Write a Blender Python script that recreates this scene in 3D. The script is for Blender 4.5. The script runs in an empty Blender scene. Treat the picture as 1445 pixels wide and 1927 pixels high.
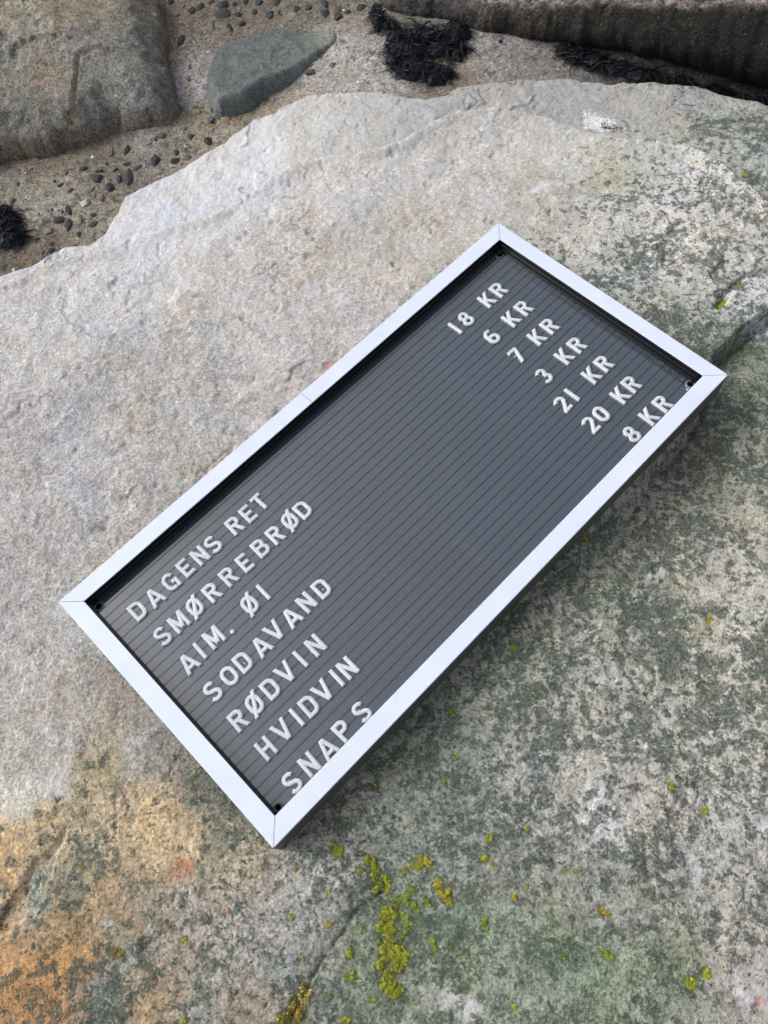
import bpy, bmesh, math, random
import numpy as np
from mathutils import Vector, Matrix
PI = math.pi
scene = bpy.context.scene
C = scene.collection
random.seed(7)

# ------------------------------------------------------------------ camera, sky, sun, exposure
FPX, IW, IH = 1537.69, 1445.0, 1927.0
CAM = np.array([-0.0230953, -0.3447327, 0.6889243])
RW = np.array([[0.98637603, -0.14919643, -0.06930185],
               [-0.1645063, -0.89457842, -0.41553234],
               [0.0, 0.42127173, -0.90693447]])
cam_d = bpy.data.cameras.new('camera')
cam = bpy.data.objects.new('camera', cam_d); C.objects.link(cam)
cam_d.sensor_fit = 'VERTICAL'; cam_d.sensor_height = 24.0; cam_d.lens = FPX / IH * 24.0
cam_d.clip_start = 0.01; cam_d.clip_end = 500
mw = Matrix.Identity(4)
for i in range(3):
    mw[i][0] = RW[0][i]; mw[i][1] = -RW[1][i]; mw[i][2] = -RW[2][i]; mw[i][3] = CAM[i]
cam.matrix_world = mw
scene.camera = cam

SUN_EL, SUN_AZ = math.radians(40), math.radians(-72)      # azimuth from +Y towards +X: light from the upper left
world = bpy.data.worlds.new('World'); scene.world = world; world.use_nodes = True
wn, wl = world.node_tree.nodes, world.node_tree.links
bg = wn['Background']
sky = wn.new('ShaderNodeTexSky'); sky.sky_type = 'NISHITA'; sky.sun_disc = False
sky.sun_elevation = SUN_EL; sky.sun_rotation = SUN_AZ
sky.air_density = 1.0; sky.dust_density = 6.0; sky.ozone_density = 1.0; sky.altitude = 0
hsv = wn.new('ShaderNodeHueSaturation'); hsv.inputs['Saturation'].default_value = 0.32
wl.new(sky.outputs[0], hsv.inputs['Color']); wl.new(hsv.outputs[0], bg.inputs['Color'])
bg.inputs['Strength'].default_value = 0.15
sl = bpy.data.lights.new('sun', 'SUN'); sl.energy = 1.15; sl.angle = math.radians(22); sl.color = (1.0, 0.99, 0.98)
sun = bpy.data.objects.new('sun', sl); C.objects.link(sun)
sd = Vector((math.sin(SUN_AZ) * math.cos(SUN_EL), math.cos(SUN_AZ) * math.cos(SUN_EL), math.sin(SUN_EL)))
sun.rotation_euler = sd.to_track_quat('Z', 'Y').to_euler()
scene.render.engine = 'CYCLES'
vs = scene.view_settings
vs.view_transform = 'Standard'; vs.look = 'None'; vs.exposure = 0.16; vs.gamma = 1.0; vs.use_curve_mapping = False

# ------------------------------------------------------------------ helpers
def at(px, py, z=0.0):
    """world point on the height z seen at a pixel of the photograph"""
    d = RW.T @ np.array([(px - IW / 2) / FPX, (py - IH / 2) / FPX, 1.0])
    return CAM + d * ((z - CAM[2]) / d[2])
def poly_at(pts, z):
    return np.array([at(x, y, z)[:2] for x, y in pts])
def lin(c):
    return tuple(((v / 255) / 12.92 if v / 255 <= 0.04045 else ((v / 255 + 0.055) / 1.055) ** 2.4) for v in c)
def tag(o, label=None, cat=None, group=None, kind=None):
    if label: o['label'] = label
    if cat: o['category'] = cat
    if group: o['group'] = group
    if kind: o['kind'] = kind
    return o
def empty(name, loc):
    o = bpy.data.objects.new(name, None); C.objects.link(o); o.location = loc; o.empty_display_size = 0.02
    return o
def link_mesh(name, me, mats, parent=None):
    o = bpy.data.objects.new(name, me); C.objects.link(o)
    if mats:
        for m in (mats if isinstance(mats, (list, tuple)) else [mats]):
            if m.name not in [x.name for x in me.materials if x]: me.materials.append(m)
    if parent: o.parent = parent
    return o
def mesh_np(name, V, F, smooth=True):
    """mesh from numpy arrays, F of quads or triangles"""
    me = bpy.data.meshes.new(name)
    V = np.asarray(V, np.float32); F = np.asarray(F, np.int32); n = F.shape[1]
    me.vertices.add(len(V)); me.vertices.foreach_set('co', V.ravel())
    me.loops.add(F.size); me.loops.foreach_set('vertex_index', F.ravel())
    me.polygons.add(len(F))
    me.polygons.foreach_set('loop_start', np.arange(0, F.size, n, dtype=np.int32))
    me.polygons.foreach_set('loop_total', np.full(len(F), n, np.int32))
    me.polygons.foreach_set('use_smooth', np.full(len(F), smooth, bool))
    me.update(calc_edges=True)
    return me
def sstep(x, a=0.0, b=1.0):
    t = np.clip((x - a) / (b - a), 0, 1); return t * t * (3 - 2 * t)

# gradient noise
_rng = np.random.RandomState(11)
_perm = _rng.permutation(1024); _perm = np.concatenate([_perm, _perm])
_ang = _rng.rand(1024) * 2 * PI; _gx, _gy = np.cos(_ang).astype(np.float32), np.sin(_ang).astype(np.float32)
def perlin(x, y):
    xi = np.floor(x).astype(np.int64); yi = np.floor(y).astype(np.int64)
    xf = (x - xi).astype(np.float32); yf = (y - yi).astype(np.float32)
    u = xf * xf * xf * (xf * (xf * 6 - 15) + 10); v = yf * yf * yf * (yf * (yf * 6 - 15) + 10)
    def g(ix, iy, fx, fy):
        h = _perm[_perm[ix & 1023] + (iy & 1023)]
        return _gx[h] * fx + _gy[h] * fy
    a = g(xi, yi, xf, yf); b = g(xi + 1, yi, xf - 1, yf)
    c = g(xi, yi + 1, xf, yf - 1); d = g(xi + 1, yi + 1, xf - 1, yf - 1)
    return (a + u * (b - a)) + v * ((c + u * (d - c)) - (a + u * (b - a)))
def fbm(x, y, wave, octs=4, rough=0.5, seed=0.0):
    """wave = longest wavelength in metres; result about -1..1"""
    s = np.zeros_like(x, dtype=np.float32); amp = 1.0; tot = 0; f = 1.0 / wave
    for o in range(octs):
        s += amp * perlin(x * f + 17.3 * o + seed * 31.7, y * f - 9.1 * o + seed * 13.9); tot += amp; amp *= rough; f *= 2.03
    return s / tot * 1.6
def ridged(x, y, wave, octs=3, seed=0.0):
    s = np.zeros_like(x, dtype=np.float32); amp = 1.0; f = 1.0 / wave; tot = 0
    for o in range(octs):
        s += amp * (1 - np.abs(perlin(x * f + 5.3 * o + seed * 7.7, y * f + seed * 3.1)) * 2.2); tot += amp; amp *= .5; f *= 2.1
    return s / tot
def sdist(px, py, poly, closed=True):
    """distance to the polygon's edge, positive inside"""
    d2 = np.full(px.shape, 1e9, np.float32); ins = np.zeros(px.shape, bool); n = len(poly)
    for i in range(n if closed else n - 1):
        x0, y0 = poly[i]; x1, y1 = poly[(i + 1) % n]
        ex, ey = x1 - x0, y1 - y0; wx, wy = px - x0, py - y0
        t = np.clip((wx * ex + wy * ey) / (ex * ex + ey * ey + 1e-12), 0, 1)
        d2 = np.minimum(d2, (wx - t * ex) ** 2 + (wy - t * ey) ** 2)
        if closed:
            c = ((y0 <= py) & (py < y1)) | ((y1 <= py) & (py < y0))
            if abs(ey) > 1e-12: ins ^= c & (px < x0 + (py - y0) * ex / ey)
    d = np.sqrt(d2)
    return np.where(ins, d, -d) if closed else d
def grid_axes(lo, hi, step, far_lo, far_hi):
    core = np.arange(lo, hi, step); out = list(core); s = step; x = hi
    while x < far_hi: out.append(x); s *= 1.35; x += s
    out.append(far_hi); s = step * 1.35; x = lo - s; pre = []
    while x > far_lo: pre.append(x); s *= 1.35; x -= s
    pre.append(far_lo)
    return np.array(pre[::-1] + out)
def grid_faces(nx, ny):
    i = np.arange(nx * ny).reshape(ny, nx)
    return np.stack([i[:-1, :-1].ravel(), i[:-1, 1:].ravel(), i[1:, 1:].ravel(), i[1:, :-1].ravel()], 1)
def set_attr(me, name, rgb):
    a = me.attributes.new(name, 'FLOAT_COLOR', 'POINT')
    arr = np.ones((len(me.vertices), 4), np.float32); arr[:, :3] = rgb
    a.data.foreach_set('color', arr.ravel())
def idw(x, y, pts, vals, p=3.2, soft=0.03):
    """smooth blend of pigment values known at points of the rock"""
    num = np.zeros(x.shape + (vals.shape[1],), np.float32); den = np.zeros(x.shape, np.float32)
    for (a, b), v in zip(pts, vals):
        w = 1.0 / ((x - a) ** 2 + (y - b) ** 2 + soft * soft) ** (p / 2)
        den += w; num += w[..., None] * v
    return num / den[..., None]

# ------------------------------------------------------------------ materials
def new_mat(name):
    m = bpy.data.materials.new(name); m.use_nodes = True
    nt = m.node_tree; return m, nt, nt.nodes['Principled BSDF'], nt.nodes, nt.links
def math_n(nodes, links, op, a, b=None, clamp=False):
    n = nodes.new('ShaderNodeMath'); n.operation = op; n.use_clamp = clamp
    for i, v in enumerate((a, b)):
        if v is None: continue
        if isinstance(v, (int, float)): n.inputs[i].default_value = v
        else: links.new(v, n.inputs[i])
    return n.outputs[0]
def mixc(nodes, links, fac, a, b, mode='MIX'):
    n = nodes.new('ShaderNodeMix'); n.data_type = 'RGBA'; n.blend_type = mode; n.clamp_factor = True
    for sock, v in ((n.inputs[0], fac), (n.inputs[6], a), (n.inputs[7], b)):
        if isinstance(v, (int, float)): sock.default_value = v
        elif isinstance(v, tuple): sock.default_value = v + (1,)
        else: links.new(v, sock)
    return n.outputs[2]
def noise(nodes, links, vec, scale, detail=4, rough=.6, dist=0.0):
    n = nodes.new('ShaderNodeTexNoise'); n.inputs['Scale'].default_value = scale
    n.inputs['Detail'].default_value = detail; n.inputs['Roughness'].default_value = rough
    n.inputs['Distortion'].default_value = dist
    links.new(vec, n.inputs['Vector']); return n
def ramp(nodes, links, fac, stops):
    r = nodes.new('ShaderNodeValToRGB'); links.new(fac, r.inputs[0]); e = r.color_ramp.elements
    while len(e) < len(stops): e.new(.5)
    for k, (p, c) in zip(e, stops):
        k.position = p; k.color = (c, c, c, 1) if isinstance(c, (int, float)) else c + (1,)
    return r.outputs[0]

def rock_mat(name, grain=1.0, rough=.85, spot=(.038, .052, .044), bump=1.0, contrast=1.0, wet=0.0, glint=.6):
    """rock: pigment from the surface attribute 'pig' (rgb) and 'den' (r = crust lichen density, g = grain contrast),
    mineral grain, pits and little round crust lichens from noise"""
    m, nt, bs, N, L = new_mat(name)
    geo = N.new('ShaderNodeTexCoord'); vec = geo.outputs['Object']
    pig = N.new('ShaderNodeAttribute'); pig.attribute_name = 'pig'
    den = N.new('ShaderNodeAttribute'); den.attribute_name = 'den'
    sp = N.new('ShaderNodeSeparateColor'); L.new(den.outputs['Color'], sp.inputs[0])
    n1 = noise(N, L, vec, 380 * grain, 3, .75); n2 = noise(N, L, vec, 130 * grain, 6, .78, .5)
    n3 = noise(N, L, vec, 42 * grain, 6, .7); n4 = noise(N, L, vec, 560 * grain, 2, .6)
    g1 = ramp(N, L, n1.outputs[0], [(.36, .40), (.46, .86), (.54, 1.10), (.66, 1.50)])
    g2 = ramp(N, L, n2.outputs[0], [(.36, .52), (.46, .90), (.54, 1.08), (.66, 1.34)])
    g3 = ramp(N, L, n3.outputs[0], [(.36, .80), (.64, 1.18)])
    fac = math_n(N, L, 'MULTIPLY', sp.outputs[1], contrast, True)
    base = mixc(N, L, fac, pig.outputs['Color'], mixc(N, L, 1.0, mixc(N, L, 1.0, pig.outputs['Color'], g1, 'MULTIPLY'), g2, 'MULTIPLY'))
    base = mixc(N, L, fac, base, mixc(N, L, 1.0, base, g3, 'MULTIPLY'))
    # warm iron tint and cool quartz on some grains
    n5 = noise(N, L, vec, 30 * grain, 7, .8)
    base = mixc(N, L, ramp(N, L, n5.outputs[0], [(.50, 0.0), (.62, .6)]), base, mixc(N, L, 1.0, base, (1.04, .95, .85), 'MULTIPLY'))
    base = mixc(N, L, ramp(N, L, n5.outputs[0], [(.38, .8), (.48, 0.0)]), base, mixc(N, L, 1.0, base, (.97, 1.0, 1.06), 'MULTIPLY'))
    # crust lichen: irregular clusters with crisp, crumbling edges; coverage follows the density attribute
    n8 = noise(N, L, vec, 17, 4, .6)
    cov = math_n(N, L, 'MULTIPLY', sp.outputs[0], ramp(N, L, n8.outputs[0], [(.40, .55), (.60, 1.45)]))
    on = math_n(N, L, 'MULTIPLY', sp.outputs[0], 8.0, True)
    crust = None
    for sc, off, gain, amt in ((82, .600, .205, .86), (165, .615, .21, .88)):
        nz = noise(N, L, vec, sc * grain, 6, .70, .35)
        k = math_n(N, L, 'SUBTRACT', math_n(N, L, 'ADD', nz.outputs[0], math_n(N, L, 'MULTIPLY', cov, gain)), off)
        k = math_n(N, L, 'MULTIPLY', math_n(N, L, 'MULTIPLY', k, 20.0, True), amt)
        k = math_n(N, L, 'MULTIPLY', k, on)
        crust = k if crust is None else math_n(N, L, 'MAXIMUM', crust, k)
    wv = N.new('ShaderNodeVectorMath'); wv.operation = 'MULTIPLY_ADD'
    nn = noise(N, L, vec, 190, 4, .7); L.new(nn.outputs['Color'], wv.inputs[0]); wv.inputs[1].default_value = (.009, .009, .009); L.new(vec, wv.inputs[2])
    for sc in (80, 150):
        v = N.new('ShaderNodeTexVoronoi'); v.inputs['Scale'].default_value = sc; v.inputs['Randomness'].default_value = 1; v.voronoi_dimensions = '2D'
        L.new(wv.outputs[0], v.inputs['Vector'])
        cs = N.new('ShaderNodeSeparateColor'); L.new(v.outputs['Color'], cs.inputs[0])
        rad = math_n(N, L, 'MINIMUM', math_n(N, L, 'MULTIPLY', math_n(N, L, 'SUBTRACT', math_n(N, L, 'MULTIPLY', cov, .95), cs.outputs[0]), 1.2), .36)
        k = math_n(N, L, 'MULTIPLY', math_n(N, L, 'SUBTRACT', rad, v.outputs['Distance']), 12.0, True)
        k = math_n(N, L, 'MULTIPLY', k, math_n(N, L, 'ADD', math_n(N, L, 'MULTIPLY', cs.outputs[1], .5), .5), True)
        crust = math_n(N, L, 'MAXIMUM', crust, math_n(N, L, 'MULTIPLY', k, on))
    crust = math_n(N, L, 'MULTIPLY', crust, ramp(N, L, n1.outputs[0], [(.44, 1.0), (.66, .70)]))
    base = mixc(N, L, crust, base, mixc(N, L, g1, (spot[0] * .6, spot[1] * .6, spot[2] * .6), (spot[0] * 1.7, spot[1] * 1.7, spot[2] * 1.65)))
    # green algae film, granular
    n6 = noise(N, L, vec, 48 * grain, 8, .80, .3)
    alg = math_n(N, L, 'SUBTRACT', math_n(N, L, 'ADD', n6.outputs[0], math_n(N, L, 'MULTIPLY', sp.outputs[2], .17)), .60)
    alg = math_n(N, L, 'MULTIPLY', math_n(N, L, 'MULTIPLY', alg, 16.0, True), math_n(N, L, 'MULTIPLY', sp.outputs[2], 4.0, True))
    alg = math_n(N, L, 'MULTIPLY', alg, ramp(N, L, n1.outputs[0], [(.44, .92), (.58, .30)]))
    base = mixc(N, L, alg, base, mixc(N, L, g2, (.030, .048, .032), (.085, .115, .075)))
    # glinting quartz grains and dark pits
    base = mixc(N, L, math_n(N, L, 'MULTIPLY', fac, ramp(N, L, n4.outputs[0], [(.62, 0.0), (.68, glint)])), base, (.62, .62, .61))
    base = mixc(N, L, math_n(N, L, 'MULTIPLY', fac, ramp(N, L, n4.outputs[0], [(.32, .75), (.38, 0.0)])), base, mixc(N, L, 1.0, base, (.30, .28, .25), 'MULTIPLY'))
    L.new(base, bs.inputs['Base Color'])
    bs.inputs['Roughness'].default_value = rough
    bs.inputs['Specular IOR Level'].default_value = .3 + wet
    if wet: bs.inputs['Coat Weight'].default_value = wet; bs.inputs['Coat Roughness'].default_value = .35
    hsum = math_n(N, L, 'ADD', math_n(N, L, 'MULTIPLY', n2.outputs[0], 1.0), math_n(N, L, 'ADD', math_n(N, L, 'MULTIPLY', n1.outputs[0], .5), math_n(N, L, 'MULTIPLY', n3.outputs[0], 1.8)))
    bp = N.new('ShaderNodeBump'); bp.inputs['Strength'].default_value = min(1, .9 * bump); bp.inputs['Distance'].default_value = .0030 * bump
    L.new(hsum, bp.inputs['Height']); L.new(bp.outputs[0], bs.inputs['Normal'])
    return m

def plain(name, col, rough=.5, nscale=80, amt=.15, bump=0.0, spec=.5, metal=0.0, fine=None):
    m, nt, bs, N, L = new_mat(name)
    tc = N.new('ShaderNodeTexCoord'); n = noise(N, L, tc.outputs['Object'], nscale, 5, .65)
    v = ramp(N, L, n.outputs[0], [(.3, 1 - amt), (.7, 1 + amt)])
    c = mixc(N, L, 1.0, col, v, 'MULTIPLY')
    if fine:
        n2 = noise(N, L, tc.outputs['Object'], fine[0], 2, .5)
        c = mixc(N, L, ramp(N, L, n2.outputs[0], [(fine[1], 0.0), (fine[1] + .04, fine[2])]), c, fine[3])
    L.new(c, bs.inputs['Base Color']); bs.inputs['Roughness'].default_value = rough
    bs.inputs['Specular IOR Level'].default_value = spec; bs.inputs['Metallic'].default_value = metal
    if bump:
        b = N.new('ShaderNodeBump'); b.inputs['Strength'].default_value = bump; b.inputs['Distance'].default_value = .001
        L.new(n.outputs[0], b.inputs['Height']); L.new(b.outputs[0], bs.inputs['Normal'])
    return m

# ------------------------------------------------------------------ the pale slab that carries the board
GZ, SZ = -0.115, -0.036                     # sand level, slab level at the board
BU = np.array([0.8030246, 0.5959459]); BV = np.array([-0.5959459, 0.8030246])   # the board's long and short directions
BL, BS, BM = 0.6, 0.29586, 0.017
def board_uv(x, y):
    return x * BU[0] + y * BU[1] + BL / 2, x * BV[0] + y * BV[1] + BS / 2
SE = -0.074
edge_px = [(-60, 545), (0, 520), (60, 497), (118, 464), (172, 460), (190, 440), (204, 420), (220, 395), (235, 365), (262, 345), (300, 325), (345, 303),
           (385, 278), (415, 258), (440, 238), (480, 215), (515, 205), (548, 184), (580, 172), (640, 168), (700, 172), (760, 186), (800, 196), (838, 186),
           (860, 168), (900, 160), (980, 150), (1070, 142), (1150, 150), (1230, 153), (1300, 164), (1370, 186), (1445, 205), (1560, 240)]
SLAB = np.vstack([poly_at(edge_px, SE), [[1.25, 0.40], [1.5, 0.0], [1.3, -.9], [0.4, -1.3], [-.7, -1.2], [-1.2, -.5], [-1.1, .15]]])
crest_px = [(-60, 560), (0, 540), (60, 515), (118, 484), (172, 470), (215, 458), (250, 440), (300, 432), (345, 415), (400, 398), (440, 372), (480, 356), (520, 325),
            (575, 300), (620, 293), (690, 285), (760, 262), (810, 232), (868, 206), (930, 203), (990, 209), (1040, 222), (1100, 246), (1165, 262),
            (1240, 268), (1300, 288), (1345, 318), (1400, 362), (1445, 410), (1530, 520)]
CREST = np.vstack([poly_at(crest_px, -.050), [[1.2, .1], [1.5, 0.0], [1.3, -.9], [0.4, -1.3], [-.7, -1.2], [-1.2, -.5], [-1.1, .15]]])
low_px = [(1600, 470), (1500, 560), (1445, 590), (1405, 615), (1370, 645), (1340, 668), (1325, 705), (1310, 760), (1270, 830), (1200, 900), (1120, 980), (1040, 1070), (960, 1180), (860, 1290),
          (760, 1400), (680, 1500), (640, 1600)]
LOW = np.vstack([poly_at(low_px, -.045), [[-.05, -.7], [.0, -1.3], [1.5, -1.3], [1.6, .2]]])
left_px = [(-120, 1640), (0, 1740), (30, 1690), (60, 1640), (75, 1610), (110, 1595), (135, 1570), (115, 1650), (80, 1700), (40, 1745), (0, 1790), (-120, 1850)]
def slab_h(x, y):
    wx = fbm(x, y, .12, 4, .55, 1) * .010 + fbm(x, y, .02, 2, .5, 8) * .0025; wy = fbm(x, y, .12, 4, .55, 2) * .010 + fbm(x, y, .02, 2, .5, 9) * .0025
    X, Y = x + wx * .5, y + wy * .5
    d = sdist(X, Y, SLAB) + fbm(x, y, .06, 5, .65, 69) * .0055
    big = fbm(x, y, .5, 2, .5, 3) * .012 + fbm(x, y, .16, 3, .5, 4) * .0045
    h = SZ - .002 + big
    h = h - .020 * sstep(y, .12, .75) - .03 * sstep(-y, .30, .9)           # falls gently away from the board
    dc = sdist(X, Y, CREST)
    amt = .013 + .008 * sstep(-x, -.1, .25)
    h = h - amt * sstep(-dc, -.001, .006) + .004 * np.exp(-((dc - .004) / .010) ** 2) - .008 * sstep(-dc, .02, .16) - .005 * np.exp(-((dc + .0085) / .003) ** 2)
    # second thin layer running across the upper part
    t1 = fbm(x, y, .30, 5, .55, 12) * 3.0 + y * 3.5 - x * 1.2
    fr = t1 - np.floor(t1); ta = sstep(y, .0, .2) * sstep(fbm(x, y, .18, 2, .5, 17), -.05, .35); h = h + .0026 * sstep(fr, 0, .05) * (1 - fr) * ta
    t2 = fbm(x, y, .11, 5, .6, 14) * 2.2 + x * 4
    fr2 = t2 - np.floor(t2); h = h + .0014 * sstep(fr2, 0, .04) * (1 - fr2) * sstep(fbm(x, y, .12, 2, .5, 18), .0, .4)
    dl = sdist(X, Y, LOW)
    wgt = sstep(x, .02, .36)
    h = h - (.004 + .015 * wgt) * sstep(dl, -.001, .006 + .03 * (1 - wgt).clip(0, 1)) - .006 * wgt * np.exp(-((dl - .006) / .004) ** 2) + .010 * wgt * sstep(dl, .02, .16)
    # crack and bulge near the right edge of the view
    ck = sdist(X, Y, poly_at([(1520, 480), (1445, 512), (1400, 530), (1385, 540), (1362, 562), (1345, 590)], -.045), False)
    h = h - .006 * np.exp(-(ck / .0035) ** 2)
    ck2 = sdist(X, Y, poly_at([(545, 1935), (575, 1870), (590, 1835), (610, 1800), (640, 1760), (660, 1725), (690, 1700), (730, 1672)], -.045), False)
    h = h - .0030 * np.exp(-(ck2 / .0013) ** 2) * sstep(fbm(x, y, .03, 3, .6, 19), -.5, .1) - .002 * np.exp(-(ck2 / .010) ** 2)
    dlf = sdist(X, Y, poly_at(left_px, -.045)); h = h - .0055 * sstep(dlf + .004 * fbm(x, y, .02, 4, .6, 68), -.001, .006)
    for cx, cy, rr, dp in ((500, 385, .012, .0015), (790, 460, .02, .002), (440, 700, .03, .003), (620, 520, .025, .0025), (300, 560, .03, .002), (150, 1560, .03, .004), (1030, 290, .018, .002), (1060, 380, .03, -.003)):
        q = at(cx, cy, SZ); h = h - dp * np.exp(-((x - q[0]) ** 2 + (y - q[1]) ** 2) / rr ** 2)
    h = h + fbm(x, y, .045, 4, .6, 5) * .0022 + fbm(x, y, .010, 3, .65, 6) * .0009
    cr = fbm(x, y, .16, 5, .6, 61); pm = sstep(fbm(x, y, .10, 2, .5, 62), .18, .4); h = h - .0016 * np.exp(-(cr / .020) ** 2) * pm
    cr2 = fbm(x, y, .07, 5, .62, 63); pm2 = sstep(fbm(x, y, .07, 2, .5, 64), .25, .45); h = h - .0010 * np.exp(-(cr2 / .03) ** 2) * pm2
    h = h + .0022 * (ridged(x, y, .05, 4, 65) - .6) * sstep(fbm(x, y, .25, 2, .5, 66), -.3, .3)
    pt = fbm(x, y, .007, 2, .5, 67); h = h - .0012 * sstep(pt, .50, .75)
    lump = fbm(x, y, .028, 3, .6, 16); h = h - .0016 * sstep(lump, .35, .55) * sstep(y, -.05, .1)
    # the board's footprint: rock stays just under its back, touching here and there
    u, v = board_uv(x, y)
    din = np.minimum(np.minimum(u, BL - u), np.minimum(v, BS - v))
    k = sstep(din, -.03, .004)
    h = np.where(k > 0, h * (1 - k) + np.minimum(h, SZ + .0005 + .0004 * np.clip(-din / .01, 0, 1)) * k, h)
    # rim
    gl = GZ - .03
    rim = .012
    e = sstep(d, -rim * 1.3, .003)
    hh = gl + (h - gl) * e
    return hh, d, dc, dl
R_ = at(1445, 205, SE)
sx = grid_axes(-.60, .70, .00155, -1.3, 1.7); sy = grid_axes(-.50, .66, .00155, -1.5, 1.0)
X, Y = np.meshgrid(sx, sy); X = X.astype(np.float64); Y = Y.astype(np.float64)
H, D, DC, DL = slab_h(X, Y)
def height_at(x, y):
    i = np.clip(np.searchsorted(sx, x) - 1, 0, len(sx) - 2); j = np.clip(np.searchsorted(sy, y) - 1, 0, len(sy) - 2)
    a = (x - sx[i]) / (sx[i + 1] - sx[i]); b = (y - sy[j]) / (sy[j + 1] - sy[j])
    return float((H[j, i] * (1 - a) + H[j, i + 1] * a) * (1 - b) + (H[j + 1, i] * (1 - a) + H[j + 1, i + 1] * a) * b)
def on_slab(px, py):
    z = SZ
    for _ in range(6):
        p = at(px, py, z); z = .5 * z + .5 * height_at(p[0], p[1])
    p = at(px, py, z); return np.array([p[0], p[1], height_at(p[0], p[1])])

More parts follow.
